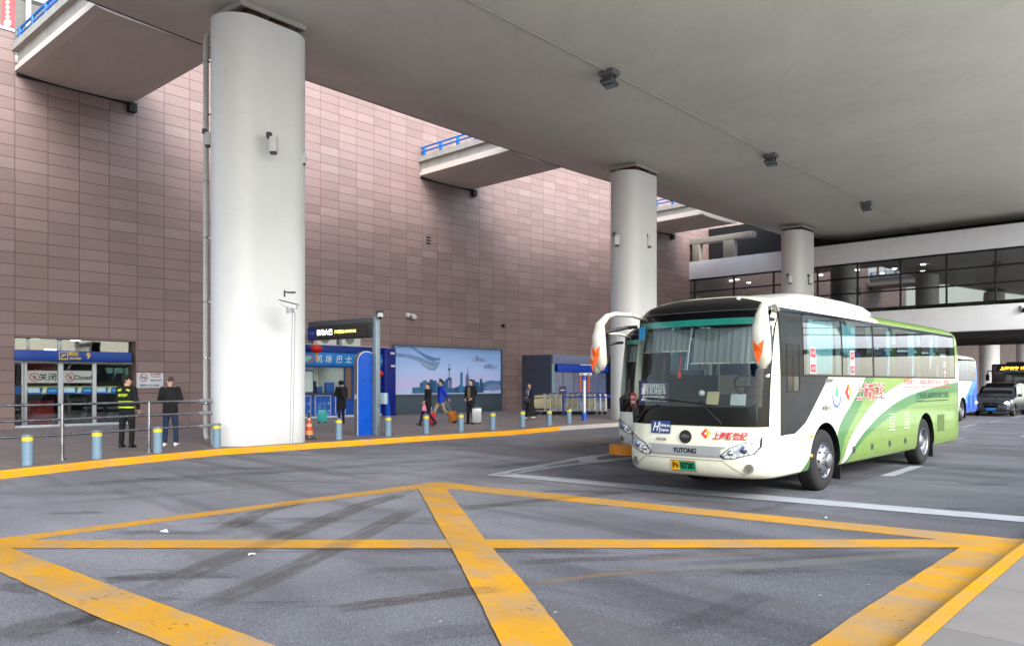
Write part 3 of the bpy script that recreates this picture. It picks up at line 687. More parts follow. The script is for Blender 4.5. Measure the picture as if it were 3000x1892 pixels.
# ceiling conduit and lamps
cpts = [atd(900, -210, 17.5)]
LP = []
for px, py in ((1785,238),(2258,473),(2538,608)):
    d = F*(11.05-EY)/(HY-py); LP.append(Vector(((px-CX)*d/F, d, 11.35)))
dirv = (LP[1]-LP[0]).normalized()
LP.append(LP[2]+(LP[2]-LP[1])*1.02)
b = MB(); start = LP[0]-Vector((dirv.x, dirv.y, 0))*11
b.tube([start+Vector((0,0,-.03))]+[p+Vector((0,0,-.03)) for p in LP], .026, 8)
tag(b.build('conduit', mt((190,186,176), .5), None, smooth=True), 'thin white conduit running along the underside of the deck', 'conduit')
names = ['grey flood lamp under the deck, the nearest and largest','grey flood lamp under the deck, second from the camera','grey flood lamp under the deck, above and right of the third column','grey flood lamp under the deck, farthest away over the glass building']
def decklamp(i):
    t = thing('ceiling_lamp', names[i], 'lamp', LP[i], math.atan2(dirv.y, dirv.x), 'flood lamps under the deck')
    b = MB(); b.box((-.2,-.26,-.16),(.2,.26,0)); b.build('mounting_box', mt((120,120,122), .5), t, bevel=.012)
    b = MB()
    for y in (-.2,.2): b.box((-.02,y-.02,-.34),(.02,y+.02,-.16))
    b.build('bracket', M_dark, t)
    b = MB(); rot = Matrix.Rotation(R(18), 3, 'Y'); b.cbox((0,0,-.36),(.42,.44,.11),0,rot); b.build('lamp_head', mt((92,94,98), .45), t, bevel=.015)
    b = MB(); b.cbox((-.017,0,-.42),(.34,.36,.012),0,rot)
    for k in range(4): b.cbox((-.14+k*.085,0,-.43),(.02,.36,.012),1,rot)
    b.build('lens', [mt((150,158,165), .15), M_dark], t)
for i in range(4): decklamp(i)
# ---------------------------------------------------------------- footbridges to the departures doors
Mblue = mt((20,120,205), .4, 0, .05, 2)
def footbridge(t0, width, length, label, rl, low=False):
    p0 = wp(t0, 0); u = (wp(t0+.5, 0)-p0).normalized(); n = Vector((u.y, -u.x, 0))
    t = thing('footbridge', label, 'bridge', (p0.x, p0.y, 0), math.atan2(u.y, u.x), 'footbridges between wall and deck')
    # local x along wall, local -y towards the deck
    def sect(x):  # profile of the near (left) fascia
        return x
    b = MB()
    pr = [(0.0,12.72),(.0,12.56),(.28,12.5),(.9,12.46),(width/2,12.44),(width-.9,12.46),(width-.28,12.5),(width,12.56),(width,12.9),(0.1,12.9),(.1,12.72)]
    b.prism(pr, lambda x, z, w_: (x, -w_, z), length); b.build('slab', M_brdg, t)
    b = MB(); b.prism([(.1,12.9),(.08,13.22),(-.08,13.26),(-.08,13.52),(.3,13.52),(.3,12.9)], lambda x, z, w_: (x, -w_, z), length)
    b.prism([(width-.3,12.9),(width-.3,13.52),(width+.08,13.52),(width+.08,13.26),(width-.02,13.22),(width-.02,12.9)], lambda x, z, w_: (x, -w_, z), length)
    b.build('fascia', M_fasc, t)
    r = MB(); 
    for xx in (.1, width-.1):
        r.tube([(xx,0,14.02),(xx,-length,14.02)], .045, 8); r.tube([(xx,0,13.8),(xx,-length,13.8)], .045, 8)
    rl_ = r.build('handrail', Mblue, t, smooth=True)
    for xx in (.1, width-.1):
        for k in range(int(length/1.3)+1):
            q = MB(); q.box((xx-.05,-.25-k*1.3-.09,13.52),(xx+.05,-.25-k*1.3+.09,14.06)); q.tube([(xx,-.25-k*1.3,13.52),(xx,-.25-k*1.3,13.56)],.12,8)
            q.build('rail_post', Mblue, t, bevel=.02)
    b = MB(); b.box((width-.28,-.22,12.12),(width+.02,0.0,12.46)); b.box((.04,-.05,12.4),(width-.28,-.002,12.5)); b.build('bearing_ledge_shade', M_dark, t)  # the long thin box is a dark strip standing in for the joint's shadow
    return t
footbridge(.04, 4.05, 7.15, 'nearest concrete footbridge with blue railing, at the top left', 1)
footbridge(18.6, 3.95, 6.6, 'second concrete footbridge with blue railing, between the two big columns', 1)
footbridge(37.3, 4.2, 5.2, 'third concrete footbridge with blue railing, behind the second column', 1)
# red banner and white mast above the left parapet
bn = thing('banner', 'red banner with white lucky characters hanging at the top left corner', 'banner', wp(-.62, 0, -.9))
def bq(bb, px0, px1, py0, py1, d, mi=0):
    bb.add([atd(px0,py1,d), atd(px1,py1,d), atd(px1,py0,d), atd(px0,py0,d)], [(0,1,2,3)], mi)
dB = 27.6; bl = bn.location.copy()
def sub(bb): bb.v = [v-bl for v in bb.v]; return bb
b = MB(); a0, a1 = atd(3,-60,dB), atd(43,80,dB); b.box((a0.x,dB,a1.z),(a1.x,dB+.04,a0.z)); sub(b).build('cloth', mt((226,92,96), .7), bn)
b = MB()
for y0 in (-20, 8, 36): 
    for k in range(2):
        m_ = Matrix.Translation(atd(22, y0+k*14, dB-.012)-bl) 
        b.add([m_ @ Vector(p) for p in ((-.09,0,0),(0,0,-.09),(.09,0,0),(0,0,.09))], [(0,1,2,3)])
c = atd(22,68,dB-.012)-bl; b.add([c+Vector((math.cos(k*.52)*.13,0,math.sin(k*.52)*.13)) for k in range(12)], [tuple(range(12))])
b.build('emblem', mt((250,226,190), .6), bn)
b = MB(); p_ = atd(73, 100, 27.0); b.tube([(p_.x,27.2,13.3),(p_.x,27.2,19)], .08, 12); tag(b.build('mast', M_white, None, smooth=True), 'white round mast rising beside the nearest footbridge', 'mast')

# ================================================================ CONNECTING BUILDING OVER THE ROAD
FB = Vector((20.0, 52.0, 0)); FU = Vector((.728,-.686,0)); FN = Vector((.686,.728,0))  # along face; away from camera
cb = thing('connecting_building', 'building with a long dark glass band bridging over the road at the right', 'building', FB, math.atan2(FU.y, FU.x))
# local x along face (right), local y away from the camera
XL, XR = -14.3, 34
b = MB(); b.box((XL,0,9.42),(XR,.5,10.72)); b.box((XL,.5,9.42),(XR,15,9.7)); b.box((XL,.5,10.4),(XR,15,10.6)); b.build('upper_beam', M_beam, cb, bevel=.03)
b = MB(); b.box((XL,-.35,4.74),(XR,.4,6.2)); b.box((XL,.4,5.9),(XR,15,6.15)); b.build('lower_beam', M_beam, cb, bevel=.04)
b = MB()
for y in (2.2,): b.box((XL,.4,5.2),(XR,15,5.3))
for y in (4,8.5,13.8): b.box((XL,y,4.55),(XR,y+1.1,5.2))
b.build('underside_beam', mt((120,112,106), .8), cb)
b = MB(); b.box((XL,14.5,5.2),(XR,15,9.5)); b.build('rear_wall', mt((92,96,94), .6), cb)
b = MB(); b.box((XL,1.2,6.16),(XR,14.4,6.2)); b.build('hall_floor', mt((120,116,108), .4), cb)
mull = [-12,-8.96,-5.84,-2.87,.17,2.73,5.3,7.86,10.4,12.95,15.5,18.05,20.6,23.2,25.8,28.4]
Mfr = mt((22,30,32), .35, .3)
b = MB()
for z in (6.42, 7.47, 8.45, 9.36): b.box((XL,.06,z-.05),(XR,.16,z+.05))
b.build('glazing_frame', Mfr, cb)
for x in mull:
    b = MB(); b.box((x-.045,.03,6.37),(x+.045,.2,9.42)); b.box((x-.12,.0,6.2),(x-.07,.16,6.37)); b.box((x+.07,.0,6.2),(x+.12,.16,6.37)); b.build('mullion', Mfr, cb)
for i in range(len(mull)-1):
    b = MB(); rot = random.uniform(-.006,.006); x0, x1 = mull[i]+.045, mull[i+1]-.045
    b.add([(x0,.1,6.4),(x1,.1+rot,6.4),(x1,.1+rot,9.4),(x0,.1,9.4)], [(0,1,2,3)]); b.build('glass_pane', M_glassd, cb)
for k, (x, y) in enumerate(((-9.6,3),(-7.3,2.5),(-6.9,4.5),(-6.7,2.2),(-1.2,4),(1.6,3.2),(2.3,6),(3.6,4.4),(4.6,7),(5.6,3.6),(-3.9,5.2),(-10.9,6))):
    b = MB(); b.lathe([(.14,9.36),(.14,9.4)], 12, (x,y,0)); b.build('downlight', emat('downlight', (255,240,220), 4) if k == 0 else b_dl, cb) if k else None
    if not k: b_dl = emat('downlight', (255,240,220), 4); b.build('downlight', b_dl, cb)
for x in (-4.2, 7.6, 19): 
    b = MB(); b.lathe([(.55,6.2),(.55,9.42)], 20, (x,5.5,0)); b.build('inner_column', mt((186,192,188), .5), cb, smooth=True)
b = MB(); b.box((-10.3,1.0,7.95),(-9.3,1.1,8.2),0); b.build('inner_sign', emat('sign glow', (235,170,40), .5), cb)
b = MB(); b.box((-8.2,1.0,7.6),(-7.4,1.1,7.8),0); b.box((-7.2,1.0,7.75),(-6.6,1.1,7.95),0); b.build('inner_sign', emat('white sign glow', (220,228,240), .5), cb)
# counters and cabinets behind the glass
for x0, x1, y, h in ((2.2,3.6,2.2,1.1),(4.2,5.1,3.0,1.35),(8.6,9.8,2.2,1.5),(12.2,13.6,3,1.3)):
    b = MB(); b.box((x0,y,6.2),(x1,y+.7,6.2+h)); b.build('inner_counter', mt((150,150,148), .5), cb, bevel=.05)
# open frame standing on top, under the third footbridge
b = MB(); zt = 12.0
for x0, x1 in ((-12.9,-12.3),(-9.15,-8.55),(-6.65,-5.8)): b.box((x0,.02,10.72),(x1,.55,zt))
b.box((-14.2,.0,zt),(-4.4,.62,12.4)); b.build('roof_frame', mt((176,168,154), .8), cb, bevel=.02)
b = MB(); b.box((-14.2,2.6,10.6),(34,2.8,13.5)); b.build('plant_wall', M_dark, cb)
b = MB(); b.box((XR-.2,15,.0),(XR,15.5,4.6)); 
# flood light on the lower beam
fl = thing('flood_lamp', 'white flood lamp on the pale beam at the right edge of the picture', 'lamp', atd(2988, 906, 44.0)+Vector((0,-.3,0)))
b = MB(); b.cbox((0,0,0),(.42,.3,.34),0,Matrix.Rotation(R(30),3,'X')); b.build('lamp_head', M_offw, fl, bevel=.06)
b = MB(); b.tube([(0,.1,0),(.05,.55,.1),(.02,.6,.35)], .03, 8); b.build('bracket', M_dark, fl)
b = MB(); b.cbox((0,-.16,-.09),(.34,.02,.26),0,Matrix.Rotation(R(30),3,'X')); b.build('lens', M_blackg, fl)
# ---------------------------------------------------------------- small fixtures on the columns and wall
def boxlamp(c, label, cat, s=1.0, group=None):
    t = thing('wall_camera', label, cat, c, 0, group)
    b = MB(); b.cbox((0,0,0),(.16*s,.16*s,.34*s)); b.build('housing', M_white, t, bevel=.02*s)
    b = MB(); b.cbox((-.1*s,0,.2*s),(.1*s,.12*s,.12*s)); b.tube([(-.1*s,0,.2*s),(-.06*s,.25*s,.2*s)], .02*s, 8); b.build('bracket', M_dgrey, t)
    b = MB(); b.cbox((0,-.02,-.19*s),(.13*s,.12*s,.05*s)); b.build('lens', M_dgrey, t)
    return t
boxlamp(atd(802,424,19.9), 'small white box camera high on the nearest column', 'camera', 1.15)
boxlamp(atd(611,408,20.75), 'white box camera at the left edge of the nearest column, by the pipe', 'camera', 1.0)
boxlamp(atd(889,466,21.3), 'white box camera on the right edge of the nearest column', 'camera', .8)
boxlamp(atd(1807,703,34.5), 'white spot lamp on the left of the second column', 'lamp', 1.3)
boxlamp(atd(1902,708,35.0), 'white spot lamp on the right of the second column', 'lamp', 1.3)
boxlamp(atd(2314,818,47.8), 'white spot lamp on the left of the third column', 'lamp', 1.3)
boxlamp(atd(2374,820,48.2), 'white spot lamp on the right of the third column', 'lamp', 1.3)
# long camera with its visor and two cables down to the ground
P = atd(846, 898, 19.55); cc = thing('security_camera', 'white security camera on an arm on the nearest column, two cables below', 'camera', P)
b = MB(); b.cbox((.02,-.08,.03),(.42,.14,.11),0,Matrix.Rotation(R(14),3,'Y')); b.build('housing', M_white, cc, bevel=.015)
b = MB(); b.cbox((.02,-.08,.1),(.48,.2,.015),0,Matrix.Rotation(R(14),3,'Y')); b.build('visor', M_dgrey, cc)
b = MB(); b.tube([(-.02,-.06,-.04),(-.04,-.02,-.12),(-.1,.25,-.12)], .025, 8); b.cbox((.04,-.04,-.1),(.16,.1,.08)); b.build('bracket', M_alu, cc)
b = MB(); b.cbox((-.1,-.02,.32),(.03,.06,.16)); b.tube([(-.1,-.03,.36),(.14,-.05,.33)], .018, 6); b.cbox((.08,-.05,.345),(.2,.06,.04)); b.build('antenna', M_dgrey, cc)
b = MB(); c0 = Vector((.05,.04,-.1)); e0 = at(852,1300,.15)-P; b.tube([c0, c0+Vector((.0,.1,-.1)), Vector((.0,.1,e0.z))], .008, 6); b.tube([c0+Vector((.06,0,0)), c0+Vector((.06,.13,-.1)), Vector((.06,.13,e0.z))], .008, 6); b.build('cable', mt((150,152,158), .5), cc)
# things on the stone wall
t, z = wt(1200,928); vc = thing('dome_camera', 'white dome camera on the stone wall above the billboard', 'camera', wp(t, z, .0), math.atan2(.743,.669))
b = MB(); b.cbox((-.2,-.06,.08),(.18,.12,.2)); b.tube([(-.15,-.1,.08),(.05,-.28,.1),(.05,-.28,.0)], .035, 8); b.build('bracket', M_white, vc)
b = MB(); b.sphere((.05,-.28,-.05), .14, 10); b.build('dome', M_offw, vc, smooth=True); b = MB(); b.sphere((.05,-.28,-.12), .09, 8); b.build('lens', M_blackg, vc, smooth=True)
vc = thing('wall_lamp', 'small dark spot lamp on the stone wall right of the billboard', 'lamp', wp(WT[3]+.2, wt(1467,955)[1], 0), math.atan2(.743,.669))
b = MB(); b.tube([(0,0,0),(.0,-.15,0)], .1, 10); b.build('base', M_dark, vc); b = MB(); b.cbox((.14,-.22,-.02),(.26,.16,.14)); b.build('lamp_head', mt((150,140,130),.5), vc, bevel=.02)
t, z = wt(1253,705); vt = MB(); 
for k in (-1,0,1): wbox(vt, t-.16, t+.14, z+k*.16-.045, z+k*.16+.045, .001, .012)
tag(vt.build('vent_grille', M_black, None), 'small dark vent with three slots high on the stone wall', 'vent')
# ================================================================ BUSES
LV = [ # z, half width, front x, rear x
 (.36,1.17,0.080,-10.78),(.39,1.215,0.130,-10.84),(.45,1.24,0.170,-10.88),(.55,1.25,0.200,-10.9),(.72,1.25,0.205,-10.9),(.9,1.25,0.195,-10.9),(1.1,1.25,0.170,-10.9),
 (1.3,1.25,0.158,-10.9),(1.6,1.25,0.135,-10.9),(1.88,1.25,0.105,-10.9),(2.15,1.245,0.070,-10.88),(2.4,1.24,0.030,-10.86),(2.6,1.232,-0.010,-10.83),(2.76,1.222,-0.050,-10.8),
 (2.86,1.21,-0.085,-10.76),(2.92,1.195,-0.115,-10.72),(2.97,1.165,-0.150,-10.66),(3.01,1.12,-0.195,-10.6),(3.05,1.05,-0.260,-10.52),(3.09,.95,-0.350,-10.42),(3.12,.83,-0.450,-10.3),(3.15,.66,-0.610,-10.1),(3.17,.48,-0.830,-9.8),(3.18,.3,-1.130,-9.4)]
FD, FP = .66, 2.75
def lv(z):
    if z <= LV[0][0]: return LV[0][1:]
    for i in range(len(LV)-1):
        if z <= LV[i+1][0]:
            k = (z-LV[i][0])/(LV[i+1][0]-LV[i][0]); return tuple(LV[i][j]+(LV[i+1][j]-LV[i][j])*k for j in (1,2,3))
    return LV[-1][1:]
def front(y, z, o=0.0):
    w_, f_, _ = lv(z); D = FD*min(1, .35+.65*w_/1.25); a = min(.9999, abs(y)/w_)
    return Vector((f_-D+D*(1-a**FP)**(1/FP)+o, y, z))
def side(x, z, o=0.0, s=1):
    return Vector((x, s*(lv(z)[0]+o), z))
def busring(z, inset=0.0, NF=16, NS=24, NR=7):
    w_, f_, r_ = lv(z); D = FD*min(1, .35+.65*w_/1.25); w_ -= inset; f_ -= inset; r_ += inset
    half = []
    for k in range(NF+1):
        a = math.pi/2*k/NF; half.append((f_-D+D*math.cos(a)**(2/FP), w_*math.sin(a)**(2/FP)))
    RDp = .3; xr = r_+RDp
    for k in range(1, NS): half.append((f_-D+(xr-f_+D)*k/NS, w_))
    for k in range(NR+1):
        a = math.pi/2*(1-k/NR); half.append((xr-RDp*math.cos(a)**(2/4), w_*math.sin(a)**(2/4)))
    half[-1] = (r_, 0)
    ring = [Vector((x, y, z)) for x, y in half] + [Vector((x, -y, z)) for x, y in half[-2:0:-1]]
    return ring
def bool_cut(o, cutter):
    md = o.modifiers.new('cut', 'BOOLEAN'); md.operation = 'DIFFERENCE'; md.solver = 'EXACT'; md.object = cutter; md.use_self = False
    applymods(o); bpy.data.objects.remove(cutter)
XF, XRR = -2.2, -7.92      # axles
PANES = [(-1.32,-2.86),(-2.98,-4.42),(-4.58,-5.9),(-5.96,-7.55),(-7.62,-8.98),(-9.04,-10.22)]
_body = {}
def busbody(matp, key, parent, L=1.0, right_open=True):
    ck = key
    if ck in _body:
        o = _body[ck].copy(); col.objects.link(o); o.parent = parent; return o
    b = MB(); zs_ = [l[0] for l in LV]; b.rings([busring(z) for z in zs_])
    o = b.build('body', [matp, M_black, mt((70,74,78), .7)], None)
    cav = MB(); zc = [1.19,1.3,1.6,1.88,2.4,2.76,2.9,2.97,3.03,3.08]
    cav.rings([busring(z, .075) for z in zc], 2); c = cav.build('c', [matp, M_black, mt((70,74,78), .7)]); bool_cut(o, c)
    for xx, lo in ((XF, .3), (XRR, .3)):
        for s_ in (1, -1):
            c = MB(); N = 28; pts = []
            for k in range(N+1):
                a = math.pi*k/N; pts.append((xx+.66*math.cos(a), .47+.66*math.sin(a)))
            pts += [(xx-.66, lo), (xx+.66, lo)]
            c.prism(pts, lambda u, v, q: (u, s_*(.86+q), v), .6, 1); c = c.build('c', [matp, M_black]); bool_cut(o, c)
    c = MB(); rr = .012
    for s_ in (1, -1):
        for x0, x1 in PANES: c.box((x0, s_*1.05, 1.93), (x1, s_*1.4, 2.84))
    c.box((-.68,1.05,1.66),(-1.12,1.4,2.36))
    c = c.build('c', [matp, M_black]); bool_cut(o, c)
    c = MB(); c.box((-.85,-1.13,1.2),(.8,1.13,2.86)); c = c.build('c', [matp]); bool_cut(o, c)
    c = MB(); c.box((-11.2,-.95,1.95),(-10.5,.95,2.7)); c = c.build('c', [matp]); bool_cut(o, c)
    me = o.data; me.polygons.foreach_set('use_smooth', [True]*len(me.polygons)); me.set_sharp_from_angle(angle=R(32))
    o.parent = parent; _body[ck] = o; return o
def livery(name, base, bands=(), wedge=None, roof=None):
    """body paint: colour zones bounded by curves z(x) along the flank"""
    m, nt, b = newmat(name); tc = nd(nt, 'ShaderNodeTexCoord'); sp = nd(nt, 'ShaderNodeSeparateXYZ'); nt.links.new(tc.outputs['Object'], sp.inputs[0])
    X, Y, Z = sp.outputs; c = S(*base)
    u = math_(nt, 'DIVIDE', X, -11.0); zz = math_(nt, 'DIVIDE', Z, 3.3); onside = math_(nt, 'GREATER_THAN', math_(nt, 'ABSOLUTE', Y), .95)
    for pts, colr in bands:
        fc = nd(nt, 'ShaderNodeFloatCurve'); cu = fc.mapping.curves[0]; pts = sorted((-x/11, z/3.3) for x, z in pts)
        cu.points[0].location = pts[0]; cu.points[1].location = pts[-1]
        for p in pts[1:-1]: cu.points.new(*p)
        fc.mapping.extend = 'HORIZONTAL'; fc.mapping.use_clip = False; fc.mapping.update(); nt.links.new(u, fc.inputs['Value'])
        k = math_(nt, 'MULTIPLY', math_(nt, 'LESS_THAN', zz, fc.outputs[0]), onside)
        c = mix(nt, k, c, S(*colr))
    if wedge:
        k = math_(nt, 'LESS_THAN', Z, math_(nt, 'ADD', math_(nt, 'MULTIPLY', X, -.8), -.62))
        k = math_(nt, 'MULTIPLY', k, math_(nt, 'GREATER_THAN', X, -2.2)); k = math_(nt, 'MULTIPLY', k, onside); c = mix(nt, k, c, S(*wedge))
    if roof:
        k = math_(nt, 'MULTIPLY', math_(nt, 'GREATER_THAN', Z, 2.9), math_(nt, 'LESS_THAN', X, roof[0])); c = mix(nt, k, c, S(*roof[1]))
        k = math_(nt, 'MULTIPLY', math_(nt, 'GREATER_THAN', Z, 2.25), math_(nt, 'LESS_THAN', X, -10.3)); c = mix(nt, k, c, S(*roof[1]))
    # panel gaps along the lockers
    g1 = None
    for xx, z0, z1 in ((-3.03,.36,1.25),(-3.95,.36,1.25),(-4.95,.36,1.25),(-5.97,.36,1.25),(-7.1,.36,1.25),(-8.68,.36,1.25),(-.95,.36,1.25)):
        k = math_(nt, 'LESS_THAN', math_(nt, 'ABSOLUTE', math_(nt, 'SUBTRACT', X, xx)), .006)
        k = math_(nt, 'MULTIPLY', k, math_(nt, 'LESS_THAN', Z, z1)); g1 = k if g1 is None else math_(nt, 'MAXIMUM', g1, k)
    k = math_(nt, 'MULTIPLY', math_(nt, 'LESS_THAN', math_(nt, 'ABSOLUTE', math_(nt, 'SUBTRACT', Z, 1.26)), .006), math_(nt, 'LESS_THAN', X, -1.5)); g1 = math_(nt, 'MAXIMUM', g1, k)
    g1 = math_(nt, 'MULTIPLY', g1, onside)
    c = mix(nt, math_(nt, 'MULTIPLY', g1, .7), c, S(50, 56, 40))
    dirt = noise(nt, 2.5, 6, .7, tc.outputs['Object'])
    low = math_(nt, 'MULTIPLY', math_(nt, 'SUBTRACT', 1.1, Z, True), math_(nt, 'MULTIPLY', dirt, .55))
    c = mix(nt, low, c, S(112, 106, 96))
    nt.links.new(c, b.inputs['Base Color']); nt.links.new(math_(nt, 'ADD', math_(nt, 'MULTIPLY', dirt, .2), .2), b.inputs['Roughness'])
    b.inputs['Coat Weight'].default_value = .5; b.inputs['Coat Roughness'].default_value = .05
    wv = noise(nt, 1.1, 2, .5, tc.outputs['Object']); bump(nt, b, wv, .05, .04)
    return m
GD, GL = (30, 92, 22), (90, 120, 38)
LM = livery('shuttle livery', (184, 184, 168), [
  ([(0,.0),(-2.6,.3),(-2.70,.86),(-2.83,1.06),(-3.46,1.46),(-4.07,1.87),(-4.3,2.3),(-10.95,2.3)], GD),
  ([(0,.0),(-2.7,.3),(-3.06,.80),(-3.75,1.3),(-4.57,1.87),(-4.8,2.3),(-10.95,2.3)], GL),
  ([(0,.0),(-2.86,.3),(-2.96,.40),(-3.3,.78),(-3.9,1.12),(-4.6,1.42),(-5.4,1.62),(-6.1,1.75),(-6.88,1.87),(-8,2.02),(-9.5,2.25),(-10.95,2.35)], (184,186,180)),
  ([(0,.0),(-2.9,.3),(-3.2,.45),(-3.7,.74),(-4.5,1.05),(-5.3,1.27),(-6.1,1.43),(-7.18,1.57),(-8.4,1.67),(-9.6,1.75),(-10.95,1.82)], GD),
  ([(0,.0),(-3.0,.3),(-3.35,.47),(-3.95,.72),(-4.6,.92),(-5.4,1.1),(-6.3,1.25),(-7.18,1.36),(-8.4,1.46),(-9.6,1.53),(-10.95,1.58)], GL)],
  GD, (-4.98, GL))
def tyre(parent, x, s_, rearw, full=True):
    w_ = thing('wheel', None, None); del_ = w_; w_.parent = parent; w_.location = (x, s_*1.215, .505); 
    if s_ < 0: w_.rotation_euler = (0, 0, math.pi)
    b = MB(); b.lathe([(.27,-.02),(.30,.0),(.40,.012),(.475,.0),(.5,-.03),(.507,-.08),(.507,-.2),(.5,-.25),(.46,-.28),(.30,-.27)], 40, axis='Y', cap=False)
    t = b.build('tyre', mt((46,45,46), .85, 0, .2, 6), w_, smooth=True, angle=50)
    b = MB()
    if rearw: b.lathe([(.30,-.01),(.29,.015),(.27,.0),(.26,-.06),(.235,-.10),(.14,-.13),(.13,-.04),(.10,-.02),(0,-.02)], 36, axis='Y', cap=False)
    else: b.lathe([(.30,-.01),(.29,.015),(.27,.0),(.255,-.02),(.215,.03),(.15,.055),(.13,.06),(.12,.10),(.09,.115),(0,.118)], 36, axis='Y', cap=False)
    rr, yy = (.19,-.108) if rearw else (.235,.012)
    for k in range(10):
        a = 2*math.pi*k/10; c_ = Vector((rr*math.cos(a), yy+.006, rr*math.sin(a)))
        b.lathe([(.0,.004),(.026,.004),(.028,.0)], 10, c_, 'Y', 1, False)
    rr, yy = (.165,-.12) if rearw else (.165,.055)
    for k in range(10):
        a = 2*math.pi*(k+.5)/10; b.lathe([(.0,.022),(.012,.02),(.014,.0)], 6, (rr*math.cos(a), yy, rr*math.sin(a)), 'Y', 0, False)
    b.build('rim', [mt((176,178,182), .3, .85, .12, 8), M_black], w_, smooth=True, angle=40)
    return w_
def gridpatch(fn, us, vs, matsel, mats, name, parent, holes=()):
    b = MB(); nu = len(us)
    b.v = [Vector(fn(u, v)) for v in vs for u in us]
    for j in range(len(vs)-1):
        for i in range(nu-1):
            mi = matsel((us[i]+us[i+1])/2, (vs[j]+vs[j+1])/2)
            if mi is None: continue
            b.f.append([j*nu+i, j*nu+i+1, (j+1)*nu+i+1, (j+1)*nu+i]); b.m.append(mi)
    return b.build(name, mats, parent, smooth=True, fixn=False)
def lin(a, b_, n): return [a+(b_-a)*k/n for k in range(n+1)]
M_seatb = mt((30,62,140), .8, 0, .1, 20); M_seatg = mt((150,146,132), .8, 0, .1, 20); M_curt = mt((190,222,222), .85, 0, .06, 6)
_seat = []
def seats(parent, n0=-2.9, n=9, dx=.8):
    for k in range(n):
        for y in (.95,.5,-.5,-.95):
            if not _seat:
                s_ = bpy.data.objects.new('passenger_seat', None); s_['kind'] = 'helper'
                b = MB(); b.cbox((0,0,1.62),(.46,.43,.12)); b.cbox((0,0,1.4),(.3,.3,.4)); q = b.build('seat', M_seatb, None, bevel=.04); _seat.append(q.data); bpy.data.objects.remove(q)
                b = MB(); rot = Matrix.Rotation(R(-14),3,'Y'); b.cbox((-.28,0,1.98),(.13,.43,.72),0,rot); b.cbox((-.36,0,2.36),(.11,.3,.18),1,rot)
                q = b.build('backrest', [M_seatb, M_seatg], None, bevel=.05); _seat.append(q.data); bpy.data.objects.remove(q)
                bpy.data.objects.remove(s_)
            for me, nm in zip(_seat, ('seat','backrest')):
                o = bpy.data.objects.new('seat_cushion' if nm == 'seat' else 'seat_back', me); col.objects.link(o); o.parent = parent; o.location = (n0-k*dx, y, 0)
def mirror(parent, s_, hx, hy, chev):
    m = thing('mirror', None, None); m.parent = parent
    b = MB(); pts = [Vector((-.5,s_*1.17,2.86)), Vector((-.25,s_*1.24,2.92)), Vector((.05,s_*(abs(hy)*.55+.6),2.93)), Vector((.24,s_*(abs(hy)-.04),2.88)), Vector((hx,hy,2.74)), Vector((hx+.03,hy,2.55)), Vector((hx+.02,hy,2.3)), Vector((hx-.02,hy,2.1)), Vector((hx-.05,hy,1.99))]
    rs = [.04,.048,.052,.06,.085,.122,.132,.12,.05]
    b.tube(pts, rs, 16, ell=(1.05,.8)); o = b.build('mirror_housing', mt((204,204,190), .3, 0, .03, 2, .5), m, smooth=True, angle=60)
    b = MB(); c = Vector((hx+.02, hy, 2.24)); b.prism([(-.085,.14),(0,.06),(.085,.14),(.06,-.02),(0,-.2),(-.06,-.02)], lambda u, v, q: (c.x+.115-abs(u)*.35+q+min(0,v)*.08, c.y+u, c.z+v), .012); b.build('reflector', mt((240,96,20), .3), m)
    b = MB(); b.cbox((hx-.135,hy,2.35),(.02,.18,.48)); b.build('mirror_glass', mt((150,160,165), .05, 1), m, bevel=.005)
    b = MB(); b.tube([(-.3,s_*1.2,2.72),(-.05,s_*1.22,2.7),(hx-.05,hy,2.6)], .03, 8); b.build('mirror_arm', M_black, m)
    return m
